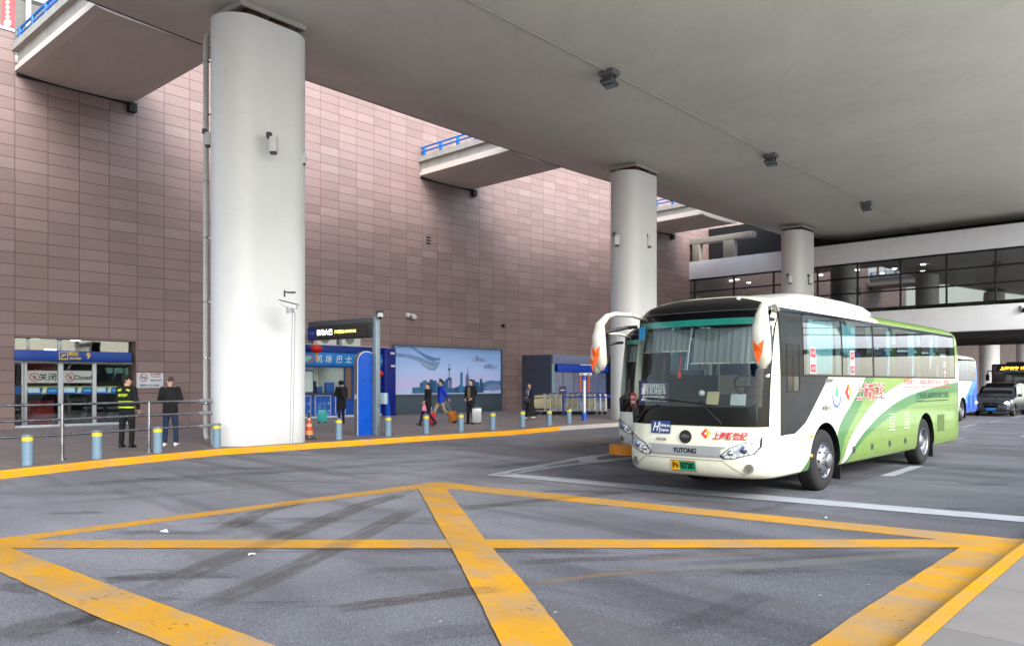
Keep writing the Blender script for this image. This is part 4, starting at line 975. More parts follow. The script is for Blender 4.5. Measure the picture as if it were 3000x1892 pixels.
def bus(name, label, loc, rz, lmat, kind='main'):
    t = thing(name, label, 'bus', loc, rz); t.scale = (.975,)*3
    full = kind in ('main', 'white')
    busbody(lmat, kind, t)
    for x, rw in ((XF,0),(XRR,1)):
        for s_ in (1,-1):
            ww = tyre(t, x, s_, rw)
            if rw: ww.location.y = s_*1.2
    b = MB(); b.box((-10.6,-1.0,.5),(-.6,1.0,.62)); b.tube([(XRR,-1,.5),(XRR,1,.5)], .16, 12); b.tube([(XF,-1,.5),(XF,1,.5)], .09, 12); b.box((-9.6,-.7,.36),(-8.9,.5,.6)); b.box((-6.4,-.8,.3),(-4,.8,.6)); b.build('underbody', M_black, t)
    for s_ in (1,-1):
        for x in (XF-.78, XRR-.72):
            b = MB(); b.box((x,s_*.85,.12),(x-.02,s_*1.2,.62)); b.build('mudflap', M_black, t)
    # side glazing: black surround with see-through panes
    us = sorted(set([-.44,-10.35]+[v for p in PANES for v in p]+[-.7,-.9])); us = us[::-1]
    zs_ = [1.88,1.93,2.2,2.5,2.76,2.84,2.86,2.92]
    def inp(x, z): return any(p[1] < x < p[0] for p in PANES) and 1.93 < z < 2.84
    for s_ in (1,-1):
        gridpatch(lambda x, z: side(x, z, .006, s_), us, zs_, lambda x, z: None if inp(x, z) else 0, [M_blackg], 'window_surround', t)
        for x0, x1 in PANES:
            p = gridpatch(lambda x, z: side(x, z, .011, s_), lin(x0+.03, x1-.03, 4), lin(1.91, 2.86, 6), lambda x, z: 0, [M_busgl], 'side_window', t)
    if kind == 'main' or kind == 'white':
        # driver's corner: black glass panel
        hx0, hx1, hz0, hz1 = -.68, -1.12, 1.66, 2.36
        b = MB()
        def pn(poly, o=.005, mi=0):
            b.add([side(x, z, o) for x, z in poly], [tuple(range(len(poly)))], mi)
        pn([(-.44,.99),(-.66,1.0),(-.68,1.66),(-.68,1.88),(-.44,1.88)]); pn([(-.66,1.0),(-.95,1.0),(-1.12,1.06),(-1.12,1.66),(-.68,1.66)])
        pn([(-1.12,1.06),(-1.36,1.15),(-1.62,1.34),(-2.24,1.82),(-2.3,1.88),(-1.12,1.88)])
        b.build('corner_glazing', mt((14,15,20), .34, 0, .05, 3, 0), t, fixn=False)
        p = gridpatch(lambda x, z: side(x, z, .003), [-.66,-1.14], [1.64,2.0,2.38], lambda x, z: 0, [glassmat('sash glass', (.55,.58,.62,1), .04)], 'driver_window', t)
        b = MB()
        for a, c_ in (((-.66,1.64),(-1.14,1.66)),((-.66,2.36),(-1.14,2.38)),((-.66,1.66),(-.68,2.36)),((-1.12,1.66),(-1.14,2.36)),((-.89,1.66),(-.9,2.36))):
            b.add([side(a[0],a[1],.012), side(c_[0],a[1],.012), side(c_[0],c_[1],.012), side(a[0],c_[1],.012)], [(0,1,2,3)])
        b.build('window_frame', M_dark, t, fixn=False)
        # windscreen
        ys = lin(-1.195, 1.195, 32); zz = [1.13,1.2,1.3,1.4,1.42,1.6,1.8,2.0,2.2,2.4,2.58,2.66,2.76,2.84,2.88]
        def ws(y, z):
            if z < 1.42 or abs(y) > 1.12: return 1
            if z > 2.76: return 1
            if z > 2.66: return 2
            return 0
        gridpatch(lambda y, z: front(y, z, .008), ys, zz, ws, [M_wind, M_blackg, mt((14,110,98), .2, 0, .1, 3, 0)], 'windscreen', t)
        # black cap above the windscreen
        capz = [2.885,2.93,2.97,3.01,3.05,3.085,3.11]
        def capfn(u, z):
            k = (z-2.885)/(3.11-2.885); hw = 1.13*(1-.55*k**2.2); return front(u*hw, z, .010)
        gridpatch(capfn, lin(-1, 1, 24), capz, lambda u, z: 0, [mt((9,10,14), .2, 0, .05, 3, .1)], 'front_cap', t)
        b = MB(); p0 = front(.62,3.07,.01); b.sphere(p0, .035, 8); p0 = front(-.62,3.07,.01); b.build('marker_lamp', M_white, t, smooth=True)
        fy = lambda y, z, o=.006: front(y, z, o)
        def fq(bb, y0, y1, z0, z1, o=.008, mi=0, n=6):
            for i in range(n):
                a, c_ = y0+(y1-y0)*i/n, y0+(y1-y0)*(i+1)/n
                bb.add([fy(a,z0,o), fy(c_,z0,o), fy(c_,z1,o), fy(a,z1,o)], [(0,1,2,3)], mi)
        # headlights
        for s_ in (-1, 1):
            hl = [(s_*.60,.70),(s_*.74,.82),(s_*.98,.92),(s_*1.125,.975),(s_*1.12,.84),(s_*1.05,.74),(s_*.8,.665),(s_*.66,.655)]
            cx_, cz_ = s_*.9, .79
            def ring_(k, o): return [fy(cx_+(y-cx_)*k, cz_+(z-cz_)*k, o) for y, z in hl]
            def dens(l):
                out = []
                for i in range(len(l)):
                    a, c_ = l[i], l[(i+1) % len(l)]
                    for q in range(3): out.append((a[0]+(c_[0]-a[0])*q/3, a[1]+(c_[1]-a[1])*q/3))
                return out
            hl = dens(hl); n = len(hl)
            b = MB(); b.rings([ring_(1.06,.002), ring_(1.05,.014), ring_(.97,.016)], 0, False); 
            h = b.build('headlight', M_black, t, smooth=True, fixn=False)
            b = MB(); rr = [ring_(k, o) for k, o in ((.98,.009),(.8,.009),(.55,.009),(.3,.009),(.04,.009))]; b.rings(rr, 0, False)
            mh, nth, bh = newmat('headlight reflector'); vv = coords(nth); nn = noise(nth, 22, 3, .6, vv, .8)
            nth.links.new(ramp(nth, nn, [(.35, S(92,100,112)), (.5, S(176,184,194)), (.66, S(240,244,250))]), bh.inputs['Base Color']); bh.inputs['Metallic'].default_value = .75; bh.inputs['Roughness'].default_value = .12; bh.inputs['Coat Weight'].default_value = 1; bump(nth, bh, nn, .6, .02)
            b.build('headlight_glass', mh, h, smooth=True, fixn=False)
            for yy, r_, mm in ((.92,.052,mt((60,96,150), .05, .3, .05, 3, 1)),(.74,.035,mt((205,210,216), .1, .8))):
                c_ = fy(s_*yy, .80 if yy > .8 else .745, .0); nrm = Vector((1, s_*(.35 if yy > .8 else .15), .05)).normalized()
                b = MB(); b.tube([c_+nrm*.0, c_+nrm*.018, c_+nrm*.026], [r_*1.25, r_*1.25, r_*.9], 16); q = b.build('bulb_ring', M_steel, h, smooth=True, angle=30)
                b = MB(); b.sphere(c_+nrm*.012, r_*.85, 10); b.build('bulb', mm, h, smooth=True)
        # silver strip, maker's letters and round emblem
        b = MB(); 
        for z0, z1, y_, o in ((.665,.69,.62,.01),(.69,.80,.6,.014),(.80,.83,.66,.01)): fq(b, -y_, y_, z0, z1, o, 0, 16)
        b.build('grille_strip', mt((172,176,180), .3, .5), t, fixn=False)
        ff = lambda y0, z0: (lambda x, y, z: front(y0+x, z0+y, .02+z))
        text('YUTONG', .105, None, M_black, t, 'lettering', fn=ff(.02,.745), bold=.003, width=.40)
        if kind == 'main':
            b = MB(); c_ = fy(.02, .955, 0); b.tube([c_+Vector((.0,0,0)), c_+Vector((.022,0,0))], [.105,.098], 28); em = b.build('emblem', M_dark, t, smooth=True, angle=30)
            for rad in (.075,.05,.027):
                b = MB(); n = 18
                ring = [c_+Vector((.0235, math.cos(a)*rr, math.sin(a)*rr*.8-.02)) for rr in (rad, rad-.011) for a in [math.pi*(.05+.85*k/(n-1)) for k in range(n)]]
                b.add(ring, [(k, k+1, n+k+1, n+k) for k in range(n-1)]); b.build('arc', M_steel, em)
            # hotel board, red lettering, number plate
            b = MB(); fq(b, -.62,-.25,.99,1.185,.014); bo = b.build('hotel_board', mt((16,52,120), .35), t, fixn=False)
            text('H', .19, None, M_white, bo, fn=ff(-.535,1.085), bold=.003, shear=.35, width=.13)
            for i, s2 in enumerate(('Holiday Inn','Express')): text(s2, .06, None, M_white, bo, fn=ff(-.352,1.115-i*.07), bold=.001, width=(.18,.15)[i])
            b = MB(); b.add([front(-.455, z, .017)+Vector((0,k*.01,0)) for z in (1.0,1.175) for k in (0,1)], [(0,1,3,2)]); b.build('divider', M_white, bo, fixn=False)
            text('文明车厢', .05, None, M_dgrey, t, fn=ff(-.42,.9), width=.2)
            def diamond(cf, r_, par):
                for k, (pts, mm) in enumerate((([(0,1),(1,0),(0,-1),(-1,0)], mt((232,52,34), .4)), ([(.1,.9),(1,0),(.25,-.75),(.15,-.2),(.45,.05),(0,.45)], mt((250,196,40), .4)), ([(-.3,0),(0,.3),(.3,0),(0,-.3)], M_white))):
                    b = MB(); b.add([cf(u*r_, v*r_, .002+.003*k) for u, v in pts], [tuple(range(len(pts)))]); b.build('logo', mm, par, fixn=False)
            diamond(lambda u, v, o: front(.36+u, 1.02+v, .006+o), .08, t)
            text('上海新世纪', .125, None, M_red, t, fn=ff(.715,.985), bold=.003, shear=.25, width=.5)
            b = MB(); fq(b, -.02-.205,-.02-.06,.44,.585,.02,0,1); fq(b, -.08,.2,.44,.585,.02,1,2); pl = b.build('number_plate', [mt((246,190,30), .4), mt((24,170,120), .4)], t, fixn=False)
            text('沪A', .105, None, M_black, pl, fn=ff(-.15,.512), bold=.002, width=.115); text('03728D', .13, None, M_black, pl, fn=ff(.065,.51), bold=.003, width=.245)
            b = MB(); fq(b, -.235,.21,.43,.44,.024,0,2); fq(b, -.235,.21,.585,.595,.024,0,2); b.build('plate_frame', mt((190,60,50), .4), pl, fixn=False)
        # bumper recess line and fog lamps
        b = MB(); ln = [(-.98,.46),(-.72,.63),(.62,.63),(.92,.42)]
        for i in range(3):
            a, c_ = ln[i], ln[i+1]
            for q in range(8):
                p, p2 = [Vector((a[0]+(c_[0]-a[0])*k/8, a[1]+(c_[1]-a[1])*k/8)) for k in (q, q+1)]
                b.add([front(p.x,p.y,.004), front(p2.x,p2.y,.004), front(p2.x,p2.y-.014,.006), front(p.x,p.y-.014,.006)], [(0,1,2,3)])
        b.build('bumper_crease', mt((150,150,136), .4), t, fixn=False)
        for y in (-.98,.98):
            c_ = front(y, .52, 0); nrm = Vector((1, .45*(1 if y > 0 else -1), 0)).normalized()
            b = MB(); b.tube([c_, c_+nrm*.012, c_+nrm*.012, c_-nrm*.0], [.075,.07,.05,.045], 20); fg = b.build('fog_lamp', mt((120,120,112), .3), t, smooth=True, angle=30)
            b = MB(); b.tube([c_-nrm*.0, c_+nrm*.008], [.045,.045], 16); b.build('lens', mt((60,64,68), .08, .6), fg)
        # interior
        b = MB(); b.prism([(.0,1.2),(.02,1.44),(-.25,1.56),(-.75,1.6),(-.85,1.5),(-.85,1.2)], lambda x, z, q: (x, -1.08+q, z), 2.16); b.build('dashboard', mt((44,50,54), .6), t, bevel=.02)
        b = MB(); b.box((-10.4,-1.15,1.192),(-.9,1.15,1.2)); b.build('cabin_floor', mt((60,60,62), .7), t)
        b = MB(); N = 24; c_ = Vector((-.82,.55,1.72)); rotm = Matrix.Rotation(R(35),3,'Y'); b.tube([c_+rotm @ Vector((0,math.cos(2*math.pi*k/N)*.22,math.sin(2*math.pi*k/N)*.22)) for k in range(N+1)], .016, 8, cap=False)
        b.tube([c_, c_+Vector((.2,0,-.25))], .04, 8); b.tube([c_+rotm @ Vector((0,-.2,0)), c_+rotm @ Vector((0,.2,0))], .014, 6); b.build('steering_wheel', M_black, t, smooth=True)
        b = MB(); b.cbox((-1.35,.6,1.65),(.45,.48,.14)); b.cbox((-1.6,.6,2.0),(.14,.5,.75),0,Matrix.Rotation(R(-10),3,'Y')); b.cbox((-1.67,.6,2.42),(.1,.3,.2)); b.build('driver_seat', mt((90,78,66), .8), t, bevel=.05)
        for y0, y1 in ((-.55,.02),(.3,1.05)):
            b = MB(); b.tube([(-1.95,y0,1.25),(-1.95,y0,2.15),(-1.95,y0+.08,2.24),(-1.95,y1-.08,2.24),(-1.95,y1,2.15),(-1.95,y1,1.25)], .018, 8); b.build('handrail', M_offw, t, smooth=True)
            b = MB(); b.box((-1.96,y0+.02,1.25),(-1.94,y1-.02,1.92)); b.build('partition', mt((190,184,164), .6), t)
        seats(t)
        # roller shades and curtains
        for y0, y1, zb in ((-.98,-.06,2.28),(-.02,.98,2.08)):
            b = MB(); ys = lin(y0, y1, 24)
            b.add([front(y, z, -.12)+Vector((.012*math.sin(y*60),0,0)) for z in (zb, 2.62) for y in ys], [(k, k+1, 25+k+1, 25+k) for k in range(24)]); b.build('sun_shade', mt((120,128,130), .8), t, smooth=True)
            b = MB(); b.tube([front(y0, zb, -.12), front((y0+y1)/2, zb, -.12), front(y1, zb, -.12)], .012, 6); b.build('shade_bar', M_offw, t)
        b = MB(); b.tube([front(-.03,2.7,-.06), front(-.04,1.98,-.05)+Vector((0,.0,0))], .008, 6); b.tube([front(-.0,2.7,-.06), front(-.08,1.98,-.05)], .008, 6); b.tube([front(-.04,1.98,-.05), front(-.32,2.0,-.1)], .008, 6); b.build('mirror_stalk', M_steel, t)
        b = MB(); b.tube([front(-.2,2.2,-.1), front(-.2,2.0,-.1)], .01, 6); b.tube([front(-.2,2.0,-.1), front(-.2,1.86,-.1)], [.02,.035], 8); b.build('tassel', M_red, t)
        if kind == 'main':
            b = MB(); m4 = frame(front(-.63,1.62,-.04)+Vector((.0,0,0)), (0,1,0), (1,0,0)); q_ = [(-.28,-.19),(.28,-.21),(.27,.18),(-.29,.2)]
            b.prism(q_, lambda u, v, q: m4 @ Vector((u, v, q)), .008); sb = b.build('route_board', mt((36,38,74), .5), t)
            for s2, sz, yy, wd in (('酒店酒店快捷假日酒店', .07, .11, .42),('浦东机场班车', .12, .02, .46),('HOLIDAY INN EXPRESS PUDONG', .03, -.06, .40),('AIRPORT SHUTTLE', .07, -.11, .46)):
                text(s2, sz, frame(m4 @ Vector((0,yy,.012)), (0,1,0), (1,0,0)), M_white, sb, bold=.001, width=wd)
            b = MB(); m5 = frame(front(-1.09,1.5,.012)+Vector((.03,.0,0)), (.55,.83,0), (.83,-.55,0)); b.prism([(-.1,-.11),(.12,-.12),(.12,.11),(-.1,.12)], lambda u, v, q: m5 @ Vector((u, v, q)), .006); rb = b.build('red_sticker', M_red, t)
            for i in range(2): text(('空调客车','广告招租')[i], .05, frame(m5 @ Vector((0,.04-.08*i,.009)), (.55,.83,0), (.83,-.55,0)), M_white, rb, bold=.001, width=.17)
            for y, z, w2, h2, cc in ((.42,1.47,.2,.2,(196,180,138)),(.8,1.45,.24,.17,(190,194,196))):
                b = MB(); m4 = frame(front(y,z+.08,-.05), (0,1,0), (1,0,.25)); b.prism([(-w2/2,-h2/2),(w2/2,-h2/2),(w2/2,h2/2),(-w2/2,h2/2)], lambda u, v, q: m4 @ Vector((u, v, q)), .004); b.build('paper_sheet', mt(cc, .7), t)
            b = MB(); m5 = frame(front(-1.0,2.58,.012)+Vector((.012,0,0)), (.35,.93,0), (.93,-.35,0)); b.prism([(-.07,-.09),(.09,-.1),(.09,.12),(-.07,.12)], lambda u, v, q: m5 @ Vector((u, v, q)), .004); b.build('permit_sticker', mt((40,150,210), .4), t)
            b = MB(); b.sphere(front(.1,1.62,-.3), .05, 8); b.build('dash_ornament', M_white, t, smooth=True)
            b = MB(); b.tube([front(-.62,2.3,-.3), front(-.64,1.75,-.3)], .05, 8); b.build('ticket_machine', M_black, t, bevel=.01)
        for k, (ya, yb, yc, ye) in enumerate(((.55,.25,-.5,1.14),)):
            b = MB(); b.tube([front(.62,1.16,.03), front(.25,1.5,.04)], [.022,.014], 8); b.tube([front(-.75,1.53,.03), front(-.2,1.51,.035), front(.45,1.44,.03)], [.012,.014,.01], 8); b.build('wiper', M_black, t, smooth=True)
            b = MB(); b.tube([front(-.95,1.15,.03), front(-.7,1.38,.04)], [.02,.012], 8); b.tube([front(-1.0,1.22,.03), front(-.5,1.44,.03)], [.012,.01], 8); b.build('wiper', M_black, t, smooth=True)
        mirror(t, 1, .38, 1.34, 1); mirror(t, -1, .38, -1.46, 1)
    if kind == 'main':
        for x0, x1 in PANES[1:]:
            n = 40; b = MB(); xs = lin(x0-.04, x0+(x1-x0)*.8, n); b.add([Vector((x, -1.11+.02*math.sin(x*52), z)) for z in (1.86,2.86) for x in xs], [(k, k+1, n+1+k+1, n+1+k) for k in range(n)]); b.build('curtain', mt((96,132,146), .85), t, smooth=True, angle=180)
        # curtains
        for pane, a, c_ in ((0,-1.75,-2.84),(1,-3.0,-3.95),(2,-4.6,-4.85),(2,-5.7,-5.88),(3,-7.2,-7.5),(4,-8.7,-8.95)):
            n = max(6, int(abs(a-c_)*42)); b = MB(); xs = lin(a, c_, n)
            b.add([Vector((x, 1.12+.025*math.sin(x*58+z*.6)+.012*math.sin(x*23), z)) for z in (1.86,2.3,2.82) for x in xs], [(j*(n+1)+k, j*(n+1)+k+1, (j+1)*(n+1)+k+1, (j+1)*(n+1)+k) for j in range(2) for k in range(n)])
            b.build('curtain', M_curt, t, smooth=True, angle=180)
        # air-conditioning pod
        b = MB(); sec = [(-1.45,.55,3.155,3.17),(-1.9,.78,3.12,3.25),(-2.3,.86,3.1,3.33),(-2.8,.9,3.1,3.35),(-4.2,.92,3.1,3.35),(-5.2,.9,3.1,3.33),(-5.6,.86,3.1,3.27),(-5.72,.8,3.1,3.15)]
        rings = []
        for x, hw, z0, z1_ in sec:
            rings.append([Vector((x, hw*math.copysign(abs(math.cos(a))**.4, math.cos(a)), z0-.05+(z1_-z0+.05)*math.sin(a)**.45)) for a in [math.pi*k/16 for k in range(17)]]+[Vector((x, -hw, z0-.05)), Vector((x, hw, z0-.05))])
        b.rings(rings); b.build('roof_air_conditioner', mt((206,208,206), .35, 0, .03, 2, .3), t, smooth=True, angle=50)
        # flank details
        for i, x in enumerate((-3.49,-4.45,-5.46,-6.45)):
            b = MB(); b.prism([(-.06,-.06),(.06,-.06),(.06,.06),(-.06,.06)], lambda u, v, q: (x+u, 1.25+q, .6+v), .012); h = b.build('locker_handle', M_dgrey, t, bevel=.01)
            b = MB(); b.cbox((x,1.266,.6),(.06,.01,.03)); b.build('latch', M_black, h)
        for x in (-5.6,-6.55):
            for k in range(6):
                b = MB(); b.cbox((x,1.253,.86+k*.062),(.34,.008,.014)); b.build('vent_slot', mt((214,226,196), .4), t)
        b = MB(); b.box((-8.82,1.24,.68),(-9.38,1.256,1.06)); b.build('engine_grille', mt((84,104,52), .7), t)
        b = MB(); b.prism([(-.1,.03),(.12,.03),(.06,-.03),(-.14,-.03)], lambda u, v, q: (-2.36+u*-1.6, 1.25+q, 1.82+v), .008); b.build('side_emblem', M_steel, t)
        for x, z in ((-1.6,.93),(-1.6,.62)):
            b = MB(); b.sphere((x,1.25,z), (.05,.03,.03) if z > .9 else (.05,.02,.03), 8); b.build('side_lamp', mt((250,160,20), .3), t, smooth=True)
        b = MB(); 
        for a, c_ in (((-.86,.5),(-.868,.78)),((-1.08,.5),(-1.088,.78)),((-.86,.5),(-1.08,.508)),((-.86,.772),(-1.08,.78))): b.add([side(a[0],a[1],.004), side(c_[0],a[1],.004), side(c_[0],c_[1],.004), side(a[0],c_[1],.004)], [(0,1,2,3)])
        b.build('charging_flap', mt((150,150,140), .4), t, fixn=False)
        sf = lambda x0, z0, o=.008: (lambda x, y, z: Vector((x0-x, 1.25+o+z, z0+y)))
        diamond(lambda u, v, o: Vector((-3.22-u, 1.252+o, 1.62+v)), .16, t)
        text('上海新世纪', .34, None, M_white, t, fn=sf(-4.35,1.6,.006), bold=.012, shear=.2, width=1.5)
        text('上海新世纪', .34, None, M_red, t, fn=sf(-4.35,1.6,.010), bold=.002, shear=.2, width=1.5)
        text('核载47人', .1, None, M_dgrey, t, fn=sf(-2.25,1.36), width=.42)
        text('机场班车  上海浦东机场华美达广场酒店', .13, None, mt((222,110,110), .5), t, fn=sf(-8.1,1.80), width=3.5)
        text('Ramada Plaza Pudong Airport Hotel Shanghai', .055, None, mt((222,110,110), .5), t, fn=sf(-8.1,1.70), width=3.4)
        text('上海浦东机场智选假日酒店', .15, None, mt((52,92,70), .5), t, fn=sf(-8.5,1.50), width=2.6)
        text('Holiday Inn Express Pudong Airport', .055, None, mt((52,92,70), .5), t, fn=sf(-8.5,1.39), width=2.5)
        b = MB(); b.add([Vector((-2.68-u*.16, 1.258, 1.56+v*.2)) for u, v in ((0,1.1),(.4,-.1),(.15,-.1),(.05,.3),(-.15,-.1),(-.4,-.1))], [tuple(range(6))]); b.build('logo', mt((30,190,130), .4), t, fixn=False)
        b = MB(); n = 14; b.add([Vector((-2.68+math.cos(a)*rr, 1.257, 1.56+math.sin(a)*rr)) for rr in (.2,.16) for a in [math.pi*(1.0+1.05*k/(n-1)) for k in range(n)]], [(k, k+1, n+k+1, n+k) for k in range(n-1)]); b.build('logo', mt((60,110,220), .4), t, fixn=False)
        for x, w2 in ((-1.42,.24),(-3.2,.2),(-9.2,.16)):
            for k, (z0, z1_, cc) in enumerate(((1.92,2.02,(196,64,72)),(2.05,2.13,(226,216,214)),(2.14,2.30,(196,64,72)))):
                pass
            b = MB(); xx = x-.1; h2 = .42 if w2 > .17 else .22
            b.add([side(xx,1.93,.016), side(xx-w2,1.93,.016), side(xx-w2,1.93+h2,.016), side(xx,1.93+h2,.016)], [(0,1,2,3)]); ps = b.build('window_poster', mt((222,210,206), .5), t, fixn=False)
            for z0, z1_ in ((.02,.15),(.26,.40)):
                k = h2/.42; b = MB(); b.add([side(xx-.015,1.93+z0*k,.019), side(xx-w2+.015,1.93+z0*k,.019), side(xx-w2+.015,1.93+z1_*k,.019), side(xx-.015,1.93+z1_*k,.019)], [(0,1,2,3)]); b.build('red_block', mt((196,60,68), .5), ps, fixn=False)
                text('出租', .06*k, None, M_white, ps, fn=(lambda x, y, z, xx=xx, w2=w2, zz=1.93+(z0+z1_)/2*k: side(xx-w2/2-x, zz+y, .022)), width=.6*w2, bold=.001)
    return t
BO = Vector((2.71,11.93,0)); RZ = R(227.4)
BFv = Vector((-.677,-.736,0)); BL = Vector((.736,-.677,0))
bus('coach_bus', 'cream and green airport shuttle coach with a blue hotel board on its front', BO, RZ, LM, 'main')
LW = livery('white livery', (176,178,172))
bus('coach_bus', 'white coach mostly hidden behind the left front corner of the green shuttle', BO-BL*3.0-BFv*3.95, RZ, LW, 'white')
LB = livery('blue livery', (192,196,200), [([(0,0),(-7.2,.3),(-8.0,.9),(-8.7,1.25),(-9.4,1.65),(-10.0,2.1),(-10.5,2.7),(-10.95,3.2)], (14,112,196)), ([(0,0),(-7.6,.0),(-8.3,.7),(-9.2,1.0),(-10.1,1.5),(-10.95,2.3)], (8,74,176))])
P2 = Vector((20.6,36.0,0)); OB = P2+(BFv*7.92-BL*1.22)*.975
bb_ = bus('coach_bus', 'white and blue coach parked behind the rear of the green shuttle', OB, RZ, LB, 'blue')
for a, c_ in ((-7.65,-8.1),(-8.2,-8.95),(-9.1,-9.6),(-9.7,-10.2)):
    b = MB(); n = 16; xs = lin(a, c_, n); b.add([Vector((x, 1.1+.02*math.sin(x*60), z)) for z in (1.86,2.82) for x in xs], [(k, k+1, n+1+k+1, n+1+k) for k in range(n)]); b.build('curtain', mt((10,120,215), .8), bb_, smooth=True, angle=180)
for x in (-8.9,-9.7):
    b = MB(); b.box((x,1.245,.6),(x-.4,1.256,1.2)); b.build('engine_grille', mt((14,84,170), .6), bb_)
# ================================================================ PAVEMENT FURNITURE
ANG = math.atan2(.743, .669)
BP = [(80.6,1362),(284,1343),(462,1325.6),(635,1311),(992,1287),(1137,1276.6),(1248,1269),(1350,1263.6),(1443,1258),(1530.6,1251),(1609,1246.5),(1666.6,1240)]
BLB = ['bollard farthest left, nearest the camera in front of the handrail','bollard left of the guard, before the right entrance door','bollard in front of the man in black','bollard at the lower left corner of the nearest column','bollard left of the blue totem and right of the traffic cone','bollard right of the signpost beside the blue kiosk pillar',
  'bollard in front of the walker in the black coat','bollard in front of the orange and black bag','bollard standing alone right of the silver suitcase','bollard in front of the woman with the pale scarf','bollard in front of the left part of the luggage trolleys','bollard farthest right, by the white and blue post']
M_bol = mt((122,150,170), .4, 0, .06, 6)
bt = None
for i, (x, y) in enumerate(BP):
    if bt is None:
        bt = thing('bollard', 'grey blue '+BLB[0], 'bollard', at(x, y, .146), 0, 'grey blue bollards along the kerb')
        b = MB(); b.lathe([(.097,0),(.097,.47)], 24); b.build('post', M_bol, bt, smooth=True, angle=40)
        b = MB(); b.lathe([(.1,.47),(.1,.545)], 24); b.build('yellow_band', mt((240,214,40), .35), bt, smooth=True, angle=40)
        b = MB(); b.lathe([(.099,.545),(.099,.585),(.09,.6),(.0,.602)], 24, cap=False); b.build('cap', mt((104,120,132), .4), bt, smooth=True, angle=40)
    else:
        c = copytree(bt); c.location = at(x, y, .146); c['label'] = 'grey blue '+BLB[i]; c.rotation_euler.z = random.uniform(0, 6)
# stainless handrail
hr = thing('handrail_barrier', 'stainless steel barrier with three rails beside the nearest column', 'railing', (0,0,0))
RPt = [Vector(p) for p in ((-12.4,12.6,0),(-11.2,14.0,0),(-9.38,16.35,0),(-8.42,18.5,0),(-7.72,19.95,0))]
def rail(z, par):
    b = MB(); b.tube([p+Vector((0,0,z)) for p in RPt], .027, 10); b.build('rail', M_steel, par, smooth=True, angle=60)
for z in (.66, .98, 1.29): rail(z, hr)
for p in (RPt[0], RPt[2], Vector((-8.5,18.35,0))):
    b = MB(); b.tube([p+Vector((.05,-.03,.14)), p+Vector((.05,-.03,1.3))], .038, 12); b.lathe([(.08,.146),(.08,.165)], 16, (p.x+.05,p.y-.03,0))
    for z in (.66,.98,1.29): b.tube([p+Vector((.05,-.03,z)), p+Vector((0,0,z))], .02, 8)
    b.build('post', M_steel, hr, smooth=True, angle=40)
for z in (.66,.98,1.29):
    b = MB(); b.tube([RPt[-1]+Vector((-.12,-.26,z)), RPt[-1]+Vector((.05,.1,z))], .045, 12); b.build('end_clamp', M_alu, hr, smooth=True, angle=40)
# ---------------------------------------------------------------- ticket kiosk
KO = .6; kt0, kt1 = wt(800,1100,KO)[0], wt(1118,1100,KO)[0]
kk = thing('ticket_kiosk', 'blue airport bus ticket kiosk with open lit window and lettered sign band', 'kiosk', wp(kt0, 0, 0), ANG)
kw = kt1-kt0
def kx(px, o=KO): return wt(px, 1100, o)[0]-kt0
def kz(px, py, o=KO): return wt(px, py, o)[1]
zr, zb1, zb2 = kz(887,1008.6), kz(887,1031), kz(887,1069)
b = MB(); b.box((0,-KO,zb1),(kw+.35,.0,zr)); b.build('roof_band', mt((16,52,140), .4), kk, bevel=.01)
b = MB(); b.box((0,-KO-.05,zb2),(kw,-KO+.1,zb1-.002)); sb = b.build('sign_band', mt((24,132,214), .35), kk, bevel=.01)
b = MB(); b.box((-.1,-KO-.03,zr),(kw+.4,.0,zr+.04)); b.build('roof_edge', mt((190,196,204), .4), kk)
b = MB(); b.box((0,-KO,zb2-.1),(kw,-KO+.1,zb2)); b.box((kx(1010),-KO+.02,.85),(kw,-KO+.1,zb2-.1)); b.build('window_frame', mt((28,66,140), .4), kk)
b = MB(); b.box((kx(1012),-KO,1.0),(kx(1028),-KO+.08,zb2-.1)); b.build('cabinet_panel', mt((122,96,74), .6), kk)
zc = kz(900,1152)
b = MB(); b.box((0,-KO-.08,zc-.06),(kx(1012),-KO+.5,zc)); b.build('counter', mt((70,58,60), .4), kk, bevel=.01)
b = MB(); b.box((0,-KO+.02,.146),(kx(1012),-KO+.1,zc-.06)); b.box((kx(1012),-KO,.146),(kw,-KO+.1,.9)); b.build('counter_front', mt((20,74,170), .4), kk)
b = MB(); b.box((0,-KO-.02,.146),(kw,-KO+.02,.24)); b.build('plinth', mt((200,206,212), .4), kk)
for i, (a, c_) in enumerate(((820,862),(866,911),(922,969),(982,1012))):
    x0, x1 = kx(a), kx(c_)
    b = MB()
    for q in ((x0,x1,.3,.33),(x0,x1,zc-.12,zc-.09),(x0,x0+.03,.33,zc-.12),(x1-.03,x1,.33,zc-.12)): b.box((q[0],-KO-.012,q[2]),(q[1],-KO+.02,q[3]))
    fr_ = b.build('poster_frame', mt((196,204,214), .4), kk)
    b = MB(); b.box((x0+.03,-KO-.004,.33),(x1-.03,-KO+.02,zc-.12)); pp = b.build('poster', mt((22,92,190), .35), fr_)
    b = MB()
    for k in range(6): b.box((x0+.08,-KO-.008,.45+k*.075),(x0+.08+(x1-x0-.2)*random.uniform(.4,1),-KO-.004,.462+k*.075))
    b.box((x1-.16,-KO-.01,.75),(x1-.07,-KO-.004,.87)); b.box((x1-.16,-KO-.01,.42),(x1-.07,-KO-.004,.52)); b.build('poster_print', mt((120,180,230), .4), pp)
# big pillar on the right
b = MB(); b.box((kw,-KO-.25,.146),(kx(1150),0,zr-.05)); b.build('pillar', mt((14,34,136), .35), kk, bevel=.02)
